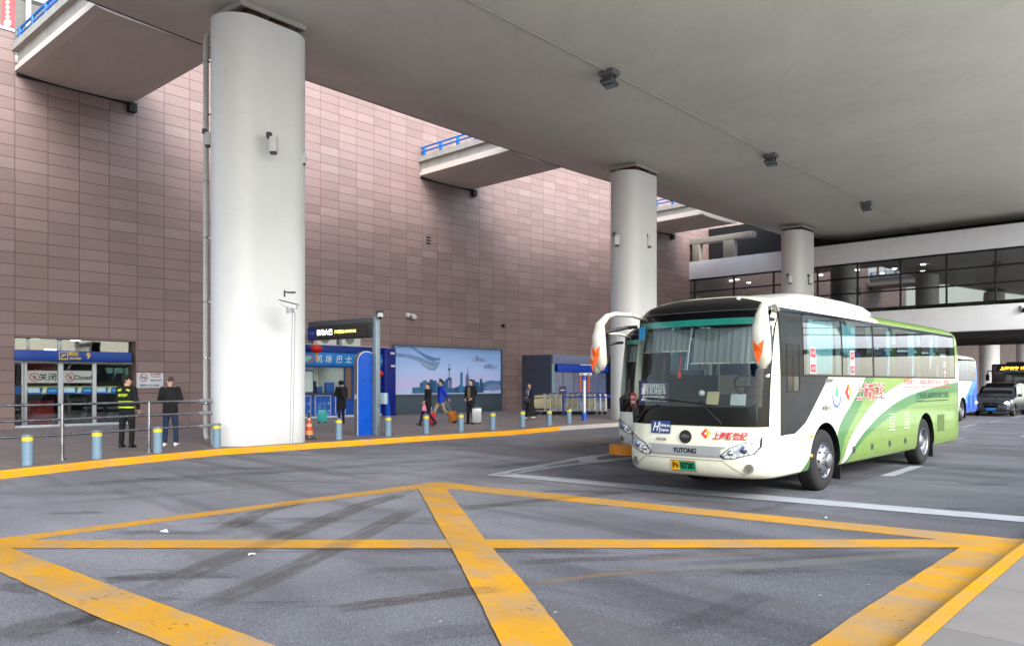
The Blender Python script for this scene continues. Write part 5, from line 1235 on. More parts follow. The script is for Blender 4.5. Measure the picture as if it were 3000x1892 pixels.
# interior
b = MB(); b.box((0,1.6,.146),(kw,1.7,2.9)); b.box((0,-KO+.1,.146),(.05,1.6,2.9)); b.box((kx(1012),-KO+.1,.146),(kx(1012)+.05,1.6,2.9)); b.build('inner_wall', mt((214,222,216), .5), kk)
b = MB(); b.box((0,-KO+.1,2.86),(kx(1012),1.6,2.9)); b.build('ceiling', M_offw, kk)
b = MB(); b.box((0,-KO+.1,.7),(kx(1012),1.6,.75)); b.build('floor', M_dgrey, kk)
for x in (kx(900),kx(960)):
    b = MB(); b.box((x-.5,.2,2.8),(x+.5,.5,2.84)); b.build('ceiling_lamp', emat('kiosk lamp', (240,250,245), 1.8), kk)
b = MB(); b.box((kx(925),1.45,2.3),(kx(972),1.6,2.42)); b.build('shelf', mt((150,160,160), .4), kk)
b = MB(); b.box((kx(898),-.35,zc),(kx(928),-.3,zc+1.05)); nb = b.build('notice_frame', M_navy, kk)
b = MB(); b.box((kx(901),-.36,zc+.06),(kx(925),-.351,zc+.99)); b.build('notice_sheet', mt((206,226,220), .5), nb)
for a, c_, h, mm in ((930,938,.55,M_dark),(940,955,.3,mt((30,80,150), .4)),(968,990,.5,mt((36,90,170), .4)),(880,886,.35,mt((170,120,110), .5))):
    b = MB(); b.box((kx(a),-.3,zc),(kx(c_),-.1,zc+h)); b.build('counter_display', mm, kk, bevel=.01)
b = MB(); b.box((kx(975),1.5,1.5),(kx(996),1.6,1.9)); b.box((kx(942),1.5,1.4),(kx(960),1.6,1.75)); b.build('wall_notice', mt((120,170,200), .5), kk)
# lettering on the band: local plane y = -KO-.05
zz_ = (zb1+zb2)/2; SF = frame
for ch, px in (('机',932),('场',959.5),('巴',991),('士',1018),('中',1092),('心',1123)):
    text(ch, .37, frame((kx(px),-KO-.056,zz_-.02), (1,0,0), (0,-1,0)), M_white, kk, shear=.15, bold=.004)
b = MB(); x_ = kx(897); 
b.box((x_-.3,-KO-.058,zz_-.2),(x_+.3,-KO-.05,zz_+.22)); lg = b.build('logo_panel', mt((150,120,150), .4), kk)
b = MB(); b.prism([(-.22,-.02),(-.1,.1),(.2,.12),(.24,.04),(.1,-.06),(-.05,-.14),(-.2,-.12)], lambda u, v, q: (x_+u, -KO-.06-q, zz_+v), .006); b.build('logo', mt((120,206,196), .4), lg)
for i, (px, lab) in enumerate(((962,'left air conditioner box on the roof of the blue kiosk'),(1034,'right air conditioner box on the roof of the blue kiosk'))):
    ac = thing('air_conditioner', 'white '+lab, 'air conditioner', wp(kt0+kx(px), zr+.04, .3), ANG, 'air conditioners on the kiosk')
    b = MB(); b.box((-.52,-.2,0),(.52,.14,.62)); b.build('casing', mt((222,222,216), .5), ac, bevel=.02)
    b = MB(); b.lathe([(.25,-.215),(.25,-.2)], 24, (-.12,0,.31), 'Y'); g_ = b.build('fan_grille', mt((120,124,112), .6), ac)
    b = MB()
    for k in range(7): b.box((-.12-.22,-.222,.12+k*.06),(-.12+.22,-.216,.128+k*.06))
    b.build('grille_bar', mt((190,190,182), .5), g_)
jb = thing('junction_box', 'white box on the kiosk roof beside the nearest column', 'box', wp(kt0+kx(893), zr+.04, .2), ANG); b = MB(); b.box((-.12,-.1,0),(.12,.1,.75)); b.build('casing', M_offw, jb, bevel=.02); b = MB(); b.tube([(.1,0,.2),(.5,0,.45),(.9,0,.2),(1.3,0,0)], .015, 6); b.build('hose', M_dgrey, jb, smooth=True)
def lantern(loc, r, label):
    t = thing('lantern', label, 'lantern', loc, 0, 'red lanterns at the kiosk')
    b = MB(); b.lathe([(r*.3,-r*.72),(r*.75,-r*.55),(r,-r*.1),(r,r*.1),(r*.75,r*.55),(r*.3,r*.72)], 18); b.build('globe', mt((206,30,28), .5), t, smooth=True, angle=60)
    b = MB(); b.lathe([(r*.32,r*.7),(r*.32,r*.85)], 14); b.lathe([(r*.32,-r*.85),(r*.32,-r*.7)], 14); b.tube([(0,0,r*.85),(0,0,r*1.5)], .008, 6); b.build('gold_rim', mt((226,170,60), .4), t)
    b = MB(); b.tube([(0,0,-r*.85),(0,0,-r*1.2),(0,0,-r*2.1)], [r*.1,r*.16,r*.2], 10); b.build('tassel', mt((230,160,60), .7), t)
lantern(wp(kt0+kx(927,1.1), kz(928,1022,1.1), 1.1), .26, 'red lantern hanging at the left of the kiosk sign band')
lantern(wp(kt0+kx(1112,1.1), kz(1112,1095,1.1), 1.1), .2, 'red lantern hanging between the signpost and the dark blue pillar')
for px, py, lb in ((1143,1035,'upper white camera on the dark blue kiosk pillar'),(1145,1072,'lower white camera on the dark blue kiosk pillar')):
    t_ = thing('pillar_camera', lb, 'camera', wp(kt0+kx(px,.9), kz(px,py,.9), .95), ANG)
    b = MB(); b.cbox((.05,-.05,0),(.22,.1,.1)); b.build('housing', M_white, t_, bevel=.01); b = MB(); b.tube([(.0,.0,-.04),(-.05,.12,-.08)], .03, 8); b.build('bracket', M_dgrey, t_)
# ---------------------------------------------------------------- gantry sign with its pole
PG = at(1102, 1273.7, .146); u_g = Vector((-.79,.61,0)); ag = math.atan2(.61,-.79)
gt = thing('gantry_sign', 'signpost with a long dark display arm reaching left above the kiosk', 'sign', PG, math.atan2(-.61,.79))
# local x: from far end towards the pole is +x; camera side is -y
b = MB(); b.box((-.09,-.09,0),(.09,.09,3.63)); b.build('pole', mt((150,166,176), .35, .4), gt, bevel=.015)
b = MB(); b.box((-3.05,-.19,3.42),(-.09,.19,3.6)); b.box((-3.05,-.2,2.98),(-2.6,-.12,3.42)); 
b.build('arm', mt((84,86,92), .45), gt, bevel=.015)
b = MB(); b.box((-3.05,-.17,3.0),(-.09,.17,3.42)); ds = b.build('display_housing', mt((58,56,56), .4), gt, bevel=.01)
b = MB(); b.box((-2.62,-.185,3.04),(-.2,-.171,3.38)); b.build('display_screen', mt((62,56,50), .25), gt)
b = MB(); b.box((-3.04,-.215,2.99),(-2.62,-.2,3.41)); b.build('blue_end', mt((16,34,120), .4), gt)
text('机场大巴', .2, frame((-2.22,-.19,3.21), (1,0,0), (0,-1,0)), emat('white led', (250,250,255), .5), gt, bold=.003, width=.78)
text('往市区方向 AIRPORT BUS', .12, frame((-1.22,-.19,3.21), (1,0,0), (0,-1,0)), emat('yellow led', (250,240,120), .4), gt, bold=.002, width=1.02)
text('7-8', .16, frame((-2.83,-.22,3.2), (1,0,0), (0,-1,0)), mt((130,150,210), .4), gt)
t_ = thing('dome_camera', 'white dome camera on top of the signpost by the totem', 'camera', PG+Vector((.02,-.02,3.63)), 0)
b = MB(); b.tube([(0,0,0),(0,0,.12),(.15,-.08,.16)], .03, 8); b.cbox((.1,-.05,.16),(.25,.12,.06)); b.build('bracket', M_dgrey, t_); b = MB(); b.sphere((.12,-.1,.02), .1, 10); b.build('dome', M_white, t_, smooth=True)
b = MB(); b.sphere((.13,-.13,-.03), .06, 8); b.build('lens', M_blackg, t_, smooth=True)
nbx = thing('leaflet_box', 'small clear notice box strapped to the signpost', 'box', PG+Vector((.2,-.02,.95)), math.atan2(-.61,.79)); b = MB(); b.box((-.1,-.06,0),(.16,.06,.34)); b.build('case', mt((176,196,206), .3), nbx, bevel=.01); b = MB(); b.box((-.34,-.11,-.1),(-.06,-.095,-.06)); b.build('strap', M_navy, nbx)
# blue totem
PT = (at(1035,1275,.146)+at(1089,1274,.146))/2; tt = thing('totem', 'tall blue totem with a rounded top beside the signpost', 'totem', PT+Vector((.06,.1,0)), R(40))
def rtop(w_, h, y0, y1, nm, mat, par=None):
    b = MB(); p_ = [(-w_,0),(w_,0)]+[(w_*math.cos(a), h-w_+w_*math.sin(a)) for a in [math.pi*k/20 for k in range(21)]]
    b.prism(p_, lambda u, v, q: (u, y0+q, v), y1-y0); return b.build(nm, mat, par or tt, smooth=True, angle=40)
rtop(.325,2.57,-.10,.10,'casing',mt((118,120,122), .45)); rtop(.322,2.562,-.112,-.10,'white_edge',M_white); rtop(.305,2.54,-.118,-.112,'blue_face',mt((8,84,196), .3))
for x in (-.13,.13): b = MB(); b.lathe([(.045,-.123),(.045,-.118)], 16, (x,0,1.66), 'Y'); b.build('speaker_dot', mt((30,70,110), .4), tt)
b = MB(); b.box((-.35,-.05,1.1),(-.325,.04,1.25)); b.build('push_button', mt((200,200,200), .4), tt)
b = MB(); b.poly([(0,0,0),(.1,0,0),(.06,0,1.25),(.0,0,1.3)]); 
wb = thing('banner_stand', 'slim blue banner stand leaning behind the signpost', 'stand', PG+Vector((.3,.35,0)), R(-30)); b = MB(); b.prism([(-.09,0),(.12,0),(.02,1.25),(-.06,1.28)], lambda u, v, q: (u, q, v), .03); b.build('board', mt((20,92,200), .4), wb); b = MB(); b.box((-.12,-.06,0),(.14,.1,.03)); b.build('foot', M_dgrey, wb)
# traffic cone
cn = thing('traffic_cone', 'orange and white traffic cone with a black base right of the nearest column', 'cone', at(905,1286,.146), R(20))
b = MB(); b.box((-.2,-.2,0),(.2,.2,.035)); b.build('base', M_black, cn, bevel=.01)
def cr(h): return .15-(.15-.035)*h/.68
for k, (h0, h1, mm) in enumerate(((.035,.13,M_dgrey),(.13,.25,mt((240,150,90), .5)),(.25,.36,mt((214,70,36), .5)),(.36,.44,mt((236,190,140), .5)),(.44,.54,mt((214,70,36), .5)),(.54,.6,mt((226,180,150), .5)),(.6,.68,mt((80,60,56), .6)))):
    b = MB(); b.lathe([(cr(h0),h0),(cr(h1),h1)], 20, cap=k in (0,6)); b.build('band', mm, cn, smooth=True, angle=60)
b = MB(); b.lathe([(.03,.68),(.025,.74)], 12); b.build('tip', M_black, cn)
# ---------------------------------------------------------------- billboard
BO_ = .25
p0b, p1b = Vector((-6.2+.18,39.9-.18,0)), Vector((-.55,45.35,0)); ub = (p1b-p0b).normalized(); Lb = (p1b-p0b).length
bb2 = thing('billboard', 'large pale city skyline billboard on a grey base against the stone wall', 'billboard', p0b, math.atan2(ub.y, ub.x))
b = MB(); b.box((0,-.0,.146),(Lb,.3,1.1)); b.build('base', mt((72,88,100), .5), bb2, bevel=.01)
zt_ = EY+(HY-1007)*39.8/F
b = MB()
for q in ((0,Lb,1.1,1.16),(0,Lb,zt_-.1,zt_),(0,.12,1.16,zt_-.1),(Lb-.12,Lb,1.16,zt_-.1)): b.box((q[0],-.06,q[2]),(q[1],.3,q[3]))
b.build('frame', mt((92,102,112), .4), bb2)
PW, PH = Lb-.24, zt_-.1-1.16
def bp(u, v, o): return (.12+u*PW, .02-o, 1.16+v*PH)
mB, nB, bB = newmat('sky print'); cB = coords(nB); sB = nd(nB, 'ShaderNodeSeparateXYZ'); nB.links.new(cB, sB.inputs[0])
nzb = noise(nB, .5, 4, .6, cB, .5); vv_ = math_(nB, 'ADD', math_(nB, 'DIVIDE', math_(nB, 'SUBTRACT', sB.outputs[2], 1.16), PH), math_(nB, 'MULTIPLY', math_(nB, 'SUBTRACT', nzb, .5), .35))
nB.links.new(ramp(nB, vv_, [(0, S(166,182,218)), (.2, S(178,174,212)), (.5, S(158,180,222)), (1, S(112,150,206))]), bB.inputs['Base Color']); bB.inputs['Roughness'].default_value = .35
b = MB(); b.add([bp(u, v, 0) for u, v in ((0,0),(1,0),(1,1),(0,1))], [(0,1,2,3)]); pic = b.build('picture', mB, bb2, fixn=False)
def bpoly(pts, o, c, nm): b = MB(); b.add([bp(u, v, o) for u, v in pts], [tuple(range(len(pts)))]); return b.build(nm, mt(c, .4, 0, .12, 1.5), pic, fixn=False)
bpoly([(0,.95),(.12,1),(.17,.93),(.22,.84),(.28,.74),(.34,.69),(.4,.74),(.405,.78),(.36,.78),(.3,.82),(.26,.85),(.2,.93),(.15,1),(.05,1)], .003, (108,148,204), 'ribbon')
bpoly([(0,.78),(.12,.76),(.2,.7),(.24,.6),(.3,.52),(.355,.5),(.37,.56),(.4,.7),(.33,.68),(.27,.73),(.2,.8),(.1,.84),(0,.86)], .004, (138,172,216), 'ribbon')
bpoly([(.2,.7),(.25,.62),(.3,.56),(.35,.55),(.33,.6),(.27,.66)], .006, (170,196,228), 'ribbon')
bpoly([(.8,.2),(.84,.27),(.9,.3),(.97,.28),(1,.3),(1,.12),(.93,.1),(.86,.07),(.8,.06)], .005, (92,136,190), 'ribbon')
bpoly([(.83,.12),(.88,.2),(.95,.22),(1,.18),(1,.08),(.9,.05)], .007, (140,160,206), 'ribbon')
bpoly([(.15,.02),(.8,.02),(.8,.17),(.6,.16),(.5,.12),(.4,.18),(.15,.14)], .005, (62,112,152), 'water')
random.seed(11)
blds = [(.17,.045,.15),(.215,.03,.26),(.24,.04,.3),(.275,.02,.26),(.3,.035,.32),(.335,.03,.3),(.36,.03,.25),(.385,.03,.34),(.42,.025,.28),(.445,.03,.33),(.49,.015,.36),(.54,.03,.16),(.57,.03,.2),(.6,.02,.18),(.66,.03,.24),(.7,.03,.32),(.725,.03,.28),(.75,.025,.26),(.78,.025,.34),(.8,.02,.26)]
for u, w2, h in blds:
    bpoly([(u,.02),(u+w2,.02),(u+w2,h-.02),(u+w2*.7,h),(u+w2*.2,h-.01),(u,h-.03)], .008+random.random()*.003, random.choice(((44,100,146),(58,116,160),(50,92,134),(76,124,164))), 'tower_print')
bpoly([(.585,.02),(.613,.02),(.611,.48),(.587,.48)], .012, (64,136,190), 'tower_print')
bpoly([(.635,.02),(.672,.02),(.672,.36),(.665,.45),(.658,.62),(.655,.45),(.64,.4)], .012, (104,124,170), 'tower_print')
bpoly([(.478,.02),(.486,.02),(.485,.45),(.483,.62),(.482,.75),(.481,.62),(.479,.45)], .013, (70,96,140), 'tower_print')
for v, r_ in ((.54,.013),(.33,.017),(.63,.006)): bpoly([(.482+r_*math.cos(k*.524), v+r_*2.2*math.sin(k*.524)) for k in range(12)], .015, (58,92,136), 'tower_print')
for s_, u, v, sz in (('上',.715,.76,.22),('善',.755,.775,.36),('若水',.81,.76,.24),('海',.835,.60,.24),('纳',.875,.615,.36),('百川',.93,.6,.24)): text(s_, sz, frame(bp(u,v,.012), (1,0,0), (0,-1,0)), mt((120,136,168), .5), pic)
# ---------------------------------------------------------------- grey booth right of the wall recess
cB0 = Vector((2.3,45.0,0)); ubo = Vector((.70,.714,0)); bo = thing('glass_booth', 'grey glazed booth with a blue band left of the second column', 'booth', cB0, math.atan2(ubo.y, ubo.x))
b = MB(); b.box((.05,.0,2.85),(5.2,.35,3.38)); b.build('header', mt((128,138,170), .4), bo, bevel=.01)
b = MB(); b.box((.35,-.12,2.38),(5.3,.0,2.82)); b.build('blue_band', mt((6,66,190), .35), bo, bevel=.01)
b = MB(); b.box((-.04,.05,.146),(.0,3.3,3.38)); 
for z in (.8,1.4,2.0,2.6): b.box((-.06,.1,z-.01),(-.04,3.3,z+.01))
b.build('side_wall', mt((84,86,104), .35), bo)
b = MB(); b.box((.0,-.02,.146),(.2,.12,2.85)); b.build('corner_post', mt((150,182,190), .35, .3), bo, bevel=.01)
b = MB(); b.box((.2,.06,.6),(5.1,.08,2.4)); b.build('glazing', mt((112,122,160), .12, 0, .1, .8, .3), bo)
b = MB(); b.box((.2,.04,.146),(5.1,.1,.6)); b.build('lower_panel', mt((146,152,172), .4), bo)
b = MB()
for x in (1.0,2.0,3.2,4.3): b.box((x-.02,.04,.6),(x+.02,.1,2.4))
b.build('mullion', mt((98,106,130), .4), bo)
b = MB(); b.box((0,.35,3.3),(5.2,3.3,3.38)); b.build('roof', M_dgrey, bo)
b = MB(); b.box((5.1,-.3,.146),(5.6,.3,3.4)); b.build('end_post', mt((40,42,62), .5), bo)
# dark lining of the recess in the stone wall behind the booth
ra, rb_ = WT[3]+2.0, WT[3]+8.6
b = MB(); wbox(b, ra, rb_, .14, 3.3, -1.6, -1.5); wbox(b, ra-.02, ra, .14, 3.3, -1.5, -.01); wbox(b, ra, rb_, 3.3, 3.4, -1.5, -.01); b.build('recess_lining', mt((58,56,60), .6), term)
nst = thing('notice_stand', 'small dark notice board standing behind the luggage trolleys', 'notice', at(1652,1222,.146)+Vector((0,.9,0)), 0)
b = MB(); b.tube([(0,0,0),(0,0,1.2)], .02, 8); b.build('pole', M_dgrey, nst); b = MB(); b.box((-.17,-.03,1.05),(.17,.0,1.45)); b.build('board', mt((66,64,100), .4), nst); b = MB(); b.box((-.1,-.035,1.24),(.1,-.03,1.28)); b.build('print', M_white, nst)
# ---------------------------------------------------------------- luggage trolleys, nested in a row
M_cream = mt((226,214,170), .45); tr0 = None
TB = at(1584,1214,.146)
for k in range(12):
    if tr0 is None:
        tr0 = thing('luggage_trolley', 'luggage trolley at the left end of the nested row, its cream panel fully in view', 'luggage trolley', TB, R(-12), 'nested luggage trolleys')
        b = MB(); b.prism([(-.30,.32),(.22,.32),(.22,.84),(-.30,.80)], lambda u, v, q: (u, -.22+q, v), .02); b.prism([(-.27,.86),(.22,.88),(.22,1.0),(-.27,.98)], lambda u, v, q: (u, -.22+q, v), .02); b.build('side_panel', M_cream, tr0, bevel=.006)
        b = MB(); b.tube([(.26,-.25,.18),(.24,-.25,1.0),(.16,-.25,1.06)], .03, 8); b.tube([(.26,.25,.18),(.24,.25,1.0),(.16,.25,1.06)], .03, 8); b.build('upright', mt((226,226,210), .35, .2), tr0, smooth=True, angle=60)
        b = MB(); b.tube([(.12,-.3,1.07),(.12,.3,1.07)], .03, 8); b.tube([(.12,-.3,1.07),(.3,-.3,1.09)], .025, 8); b.build('handle', M_navy, tr0, smooth=True, angle=60)
        b = MB(); b.box((-.55,-.25,.17),(.28,-.2,.21)); b.box((-.55,.2,.17),(.28,.25,.21)); b.box((-.55,-.2,.17),(-.5,.2,.21)); b.box((-.2,-.2,.17),(-.15,.2,.21)); b.build('chassis', M_alu, tr0)
        for x, y in ((-.45,-.23),(-.45,.23),(.2,-.23),(.2,.23)):
            b = MB(); b.lathe([(.085,-.02),(.085,.02)], 14, (x,y,.085), 'Y'); b.build('wheel', M_black, tr0)
    else:
        c = copytree(tr0); c.location = TB+Vector((.28*k+.0, .02*k, 0)); c.rotation_euler.z = R(-12+random.uniform(-3,3))
        if k != 0:
            c['label'] = 'luggage trolley nested inside the row behind the one at the left end'
            if k > 1:
                for ch in list(c.children):
                    if ch.name.startswith('side_panel') and k % 3: bpy.data.objects.remove(ch)
tr_r = thing('trolley_rail', 'blue steel rail enclosing the row of luggage trolleys', 'railing', TB, 0)
b = MB(); b.tube([(1.15,-.4,.9),(3.9,-.4,.9)], .03, 8); b.tube([(.9,.7,.95),(4.4,.7,.95)], .03, 8); b.build('rail', M_blue, tr_r, smooth=True)
for x, y in ((1.15,-.4),(2.15,-.4),(4.35,.7),(.9,.7)):
    b = MB(); b.tube([(x,y,0),(x,y,.98)], .04, 8); b.build('post', M_blue, tr_r, smooth=True)
# white and blue post with two strings of lanterns
PP = at(1712,1232,.146); ps_ = thing('lantern_post', 'white and blue post with a lamp head and two strings of orange lanterns', 'post', PP)
b = MB(); b.lathe([(.11,0),(.11,.34)], 20); b.build('foot', M_blue, ps_, smooth=True, angle=40)
b = MB(); b.lathe([(.058,.34),(.058,1.78)], 20); b.build('shaft', M_white, ps_, smooth=True, angle=40)
b = MB(); b.lathe([(.085,1.72),(.085,1.92)], 20); b.build('collar', M_blue, ps_, smooth=True, angle=40)
b = MB(); b.box((-.22,-.14,1.92),(.3,.16,2.02)); b.build('head', M_white, ps_, bevel=.03)
b = MB(); b.box((-.18,-.145,1.95),(-.06,-.139,1.99)); b.box((.1,-.145,1.95),(.24,-.139,1.99)); b.build('lens', M_dark, ps_)
for s_ in (-1,1):
    b = MB(); b.tube([(s_*.18,0,1.92),(s_*.18,0,1.22)], .006, 6); st_ = b.build('string', M_red, ps_)
    for k in range(5): b = MB(); b.sphere((s_*.18,0,1.84-k*.14), (.062,.062,.055), 8); b.build('lantern_ball', mt((226,90,44), .5), st_, smooth=True)
ms = MB(); ms.tube([at(1734,1185,.146), at(1734,1185,.146)+Vector((0,0,.9))], .02, 6)
# orange round island between the lanes
isl = thing('round_island', 'low round orange kerb between the two coaches', 'kerb', Vector((2.85,19.35,0)), 0)
b = MB(); b.lathe([(.46,0),(.46,.2),(.43,.23),(.36,.235),(.30,.2),(.0,.2)], 28, cap=False); b.build('ring', mt((232,140,24), .5, 0, .1, 8), isl, smooth=True, angle=40)
b = MB(); b.lathe([(.28,.2),(.27,.215),(0,.22)], 20, cap=False); b.build('cap', M_dgrey, isl)
# litter on the road
random.seed(5)
lab = ['white crumpled paper scrap between the first two yellow lines at the left','white paper scrap below the long yellow line','pale leaf on the road near the white line at the right']
for (px, py, s_), l_ in zip(((482,1559,.20),(738,1628,.11),(2420,1519,.07)), lab):
    c_ = at(px, py, .0); t_ = thing('paper_scrap', l_, 'litter', c_, random.uniform(0,3)); b = MB(); n = 9
    b.add([(math.cos(k*.7)*s_*.5*random.uniform(.5,1), math.sin(k*.7)*s_*.3*random.uniform(.5,1), random.uniform(.004,.03)) for k in range(n)]+[(0,0,.03)], [(k, (k+1) % n, n) for k in range(n)]); b.build('sheet', M_white, t_)
# ================================================================ PEOPLE AND THEIR LUGGAGE
M_skin = mt((206,164,140), .55, 0, .05, 20); M_hair = mt((24,20,20), .6, 0, .2, 60)
def limb(b, pts, rs, n=12, ell=None): b.tube([Vector(p) for p in pts], rs, n, ell=ell)
def remesh(b, name, mat, parent, vox=.014, sm=4):
    o = b.build(name, mat, None, fixn=True)
    m = o.modifiers.new('r', 'REMESH'); m.mode = 'VOXEL'; m.voxel_size = vox
    s_ = o.modifiers.new('s', 'SMOOTH'); s_.iterations = sm; s_.factor = .5
    applymods(o); o.data.materials.clear(); o.data.materials.append(mat)
    o.data.polygons.foreach_set('use_smooth', [True]*len(o.data.polygons)); o.parent = parent; return o
def torso(b, secs, n=20):
    """secs: (cx, cy, z, rx, ry)"""
    b.rings([[Vector((cx+rx*math.cos(a), cy+ry*math.sin(a), z)) for a in [2*math.pi*k/n for k in range(n)]] for cx, cy, z, rx, ry in secs])
def person(label, loc, rz, H, J, cl, coat=None, extra=None):
    """local: +y is where the person faces, +x the person's right; J overrides joints (m, for height 1.75)"""
    t = thing('person', label, 'person', loc, rz); k = H/1.75
    P = dict(hipR=(.09,0,.90), hipL=(-.09,0,.90), kneeR=(.10,.02,.49), kneeL=(-.10,.02,.49), ankR=(.105,-.02,.085), ankL=(-.105,-.02,.085),
             shR=(.185,-.01,1.43), shL=(-.185,-.01,1.43), elR=(.235,-.03,1.15), elL=(-.235,-.03,1.15), wrR=(.225,.04,.91), wrL=(-.225,.04,.91), hd=(0,.01,1.63), lean=0.0, turn=0.0, toeR=None, toeL=None)
    P.update(J or {})
    v = lambda n: Vector(P[n])*k
    hd = v('hd'); ln = P['lean']*k
    # body: legs, trunk, arms, neck and head as one surface
    b = MB()
    for s_ in 'RL':
        limb(b, [v('hip'+s_), v('knee'+s_), v('ank'+s_)], [.085*k,.055*k,.04*k])
        limb(b, [v('sh'+s_), v('el'+s_), v('wr'+s_)], [.05*k,.038*k,.026*k])
        sh_ = v('sh'+s_); b.sphere(sh_, .055*k, 8)
    torso(b, [(0,0,.84*k,.15*k,.10*k),(0,0,.93*k,.165*k,.11*k),(0,ln*.3,1.1*k,.14*k,.095*k),(0,ln*.7,1.28*k,.165*k,.11*k),(0,ln,1.42*k,.17*k,.095*k),(0,ln,1.47*k,.08*k,.06*k)])
    limb(b, [Vector((0,ln,1.44*k)), hd+Vector((0,-.015*k,-.07*k))], [.058*k,.052*k])
    tr_ = Matrix.Rotation(P['turn'], 3, 'Z')
    def hp(x, y, z): return hd + tr_ @ (Vector((x, y, z))*k)
    rings = []
    for z, rx, ry, cy in ((-.115,.03,.035,.045),(-.10,.045,.055,.03),(-.07,.06,.08,.012),(-.03,.07,.092,.002),(.02,.075,.098,-.004),(.06,.074,.094,-.008),(.09,.062,.08,-.01),(.112,.035,.045,-.012),(.118,.012,.015,-.012)):
        rings.append([hp(rx*math.cos(a), cy+ry*math.sin(a), z) for a in [2*math.pi*q/16 for q in range(16)]])
    b.rings(rings)
    b.rings([[hp(x+.011*math.cos(a), .088+y, z+.013*math.sin(a)) for a in [2*math.pi*q/6 for q in range(6)]] for x, y, z in ((0,-.02,-.02),(0,.022,-.022),(0,.026,-.028))])
    for s_ in (-1,1): b.sphere(hp(s_*.078,-.01,-.01), (.012*k,.022*k,.032*k), 6)
    for s_ in 'RL':   # palm
        w_, e_ = v('wr'+s_), v('el'+s_); d = (w_-e_).normalized(); b.tube([w_-d*.02*k, w_+d*.045*k, w_+d*.085*k], [.024*k,.034*k,.03*k], 10, ell=(.55,1.1))
    body = remesh(b, 'body', M_skin, t, .0125, 3)
    # fingers
    b = MB()
    for s_, sg in (('R',1),('L',-1)):
        w_, e_ = v('wr'+s_), v('el'+s_); d = (w_-e_).normalized(); side_ = Vector((0,1,0)); side_ = (side_-d*side_.dot(d)).normalized(); inn = Vector((-sg,0,0))
        for i in range(4):
            q = w_+d*.08*k+side_*(.024-.016*i)*k; L_ = (.07,.078,.072,.056)[i]*k
            b.tube([q-d*.01, q+d*L_*.45+inn*.006, q+d*L_*.8+inn*.022*k, q+d*L_*.9+inn*.04*k], [.0095*k,.009*k,.008*k,.006*k], 6)
        q = w_+d*.02*k+side_*.028*k; b.tube([q, q+d*.03*k+side_*.018*k, q+d*.06*k+side_*.016*k+inn*.01], [.011*k,.010*k,.007*k], 6)
    b.build('fingers', M_skin, body, smooth=True)
    # face
    fc = MB()
    for s_ in (-1,1): fc.sphere(hp(s_*.031,.083,.0), (.011*k,.007*k,.006*k), 6)
    fc.build('eyes', M_black, body, smooth=True)
    fc = MB(); fc.tube([hp(-.022,.078,-.066), hp(0,.088,-.067), hp(.022,.078,-.066)], .004*k, 6); fc.build('mouth', mt((150,80,76), .5), body)
    fc = MB()
    for s_ in (-1,1): fc.tube([hp(s_*.018,.089,.018), hp(s_*.045,.078,.018)], .004*k, 5)
    fc.build('eyebrows', M_hair, body)
    # trousers
    tm, rx_ = cl['trousers'], cl.get('tw', 1.0); b = MB()
    torso(b, [(0,0,.80*k,.16*k,.12*k),(0,0,.92*k,.178*k,.125*k),(0,0,1.0*k,.165*k,.115*k)])
    for s_ in 'RL':
        a_ = v('ank'+s_); kn = v('knee'+s_); h_ = v('hip'+s_)
        limb(b, [h_, (h_+kn)/2, kn, (kn+a_)/2, a_+Vector((0,0,-.015*k))], [.098*k*rx_,.085*k*rx_,.068*k*rx_,.062*k*rx_,.056*k*rx_])
    remesh(b, 'trousers', tm, t, .014, 4)
    # shoes
    for s_ in 'RL':
        a_ = v('ank'+s_); kn = v('knee'+s_); toe = P['toe'+s_]
        f = Vector(toe) if toe else Vector((.06 if s_ == 'R' else -.06, 1, 0)); f.normalize()
        b = MB(); up = Vector((0,0,1)); c0 = a_+Vector((0,0,-.045*k))
        rr = []
        for u, wd, hh in ((-.075,.03,.035),(-.055,.04,.05),(.0,.042,.055),(.07,.047,.042),(.13,.045,.032),(.165,.03,.022),(.178,.012,.012)):
            sd_ = Vector((f.y, -f.x, 0)); cc = c0+f*u*k-up*(.045-hh)*k*.9
            rr.append([cc+sd_*wd*k*math.cos(a)+up*hh*k*math.sin(a)*.9 for a in [2*math.pi*q/12 for q in range(12)]])
        b.rings(rr); b.build('shoe', cl['shoes'], t, smooth=True, angle=80)
    # jacket
    b = MB(); hem = cl.get('hem', .86); fl = cl.get('flare', 1.0)
    torso(b, [(0,0,hem*k,.185*k*fl,.135*k*fl),(0,0,(hem+.05)*k,.188*k*fl,.138*k*fl),(0,ln*.25,1.05*k,.175*k,.128*k),(0,ln*.6,1.25*k,.192*k,.135*k),(0,ln,1.40*k,.19*k,.115*k),(0,ln,1.46*k,.12*k,.085*k),(0,ln,1.50*k,.075*k,.07*k)])
    for s_ in 'RL':
        w_, e_ = v('wr'+s_), v('el'+s_); d = (w_-e_).normalized()
        limb(b, [v('sh'+s_)+Vector((0,0,.0)), (v('sh'+s_)+e_)/2, e_, (e_+w_)/2, w_-d*.01], [.078*k,.068*k,.06*k,.052*k,.043*k]); b.sphere(v('sh'+s_), .078*k, 10)
    jk = remesh(b, 'jacket', cl['jacket'], t, .014, 4)
    # hair or cap
    b = MB(); hs_ = cl.get('hair', 'short')
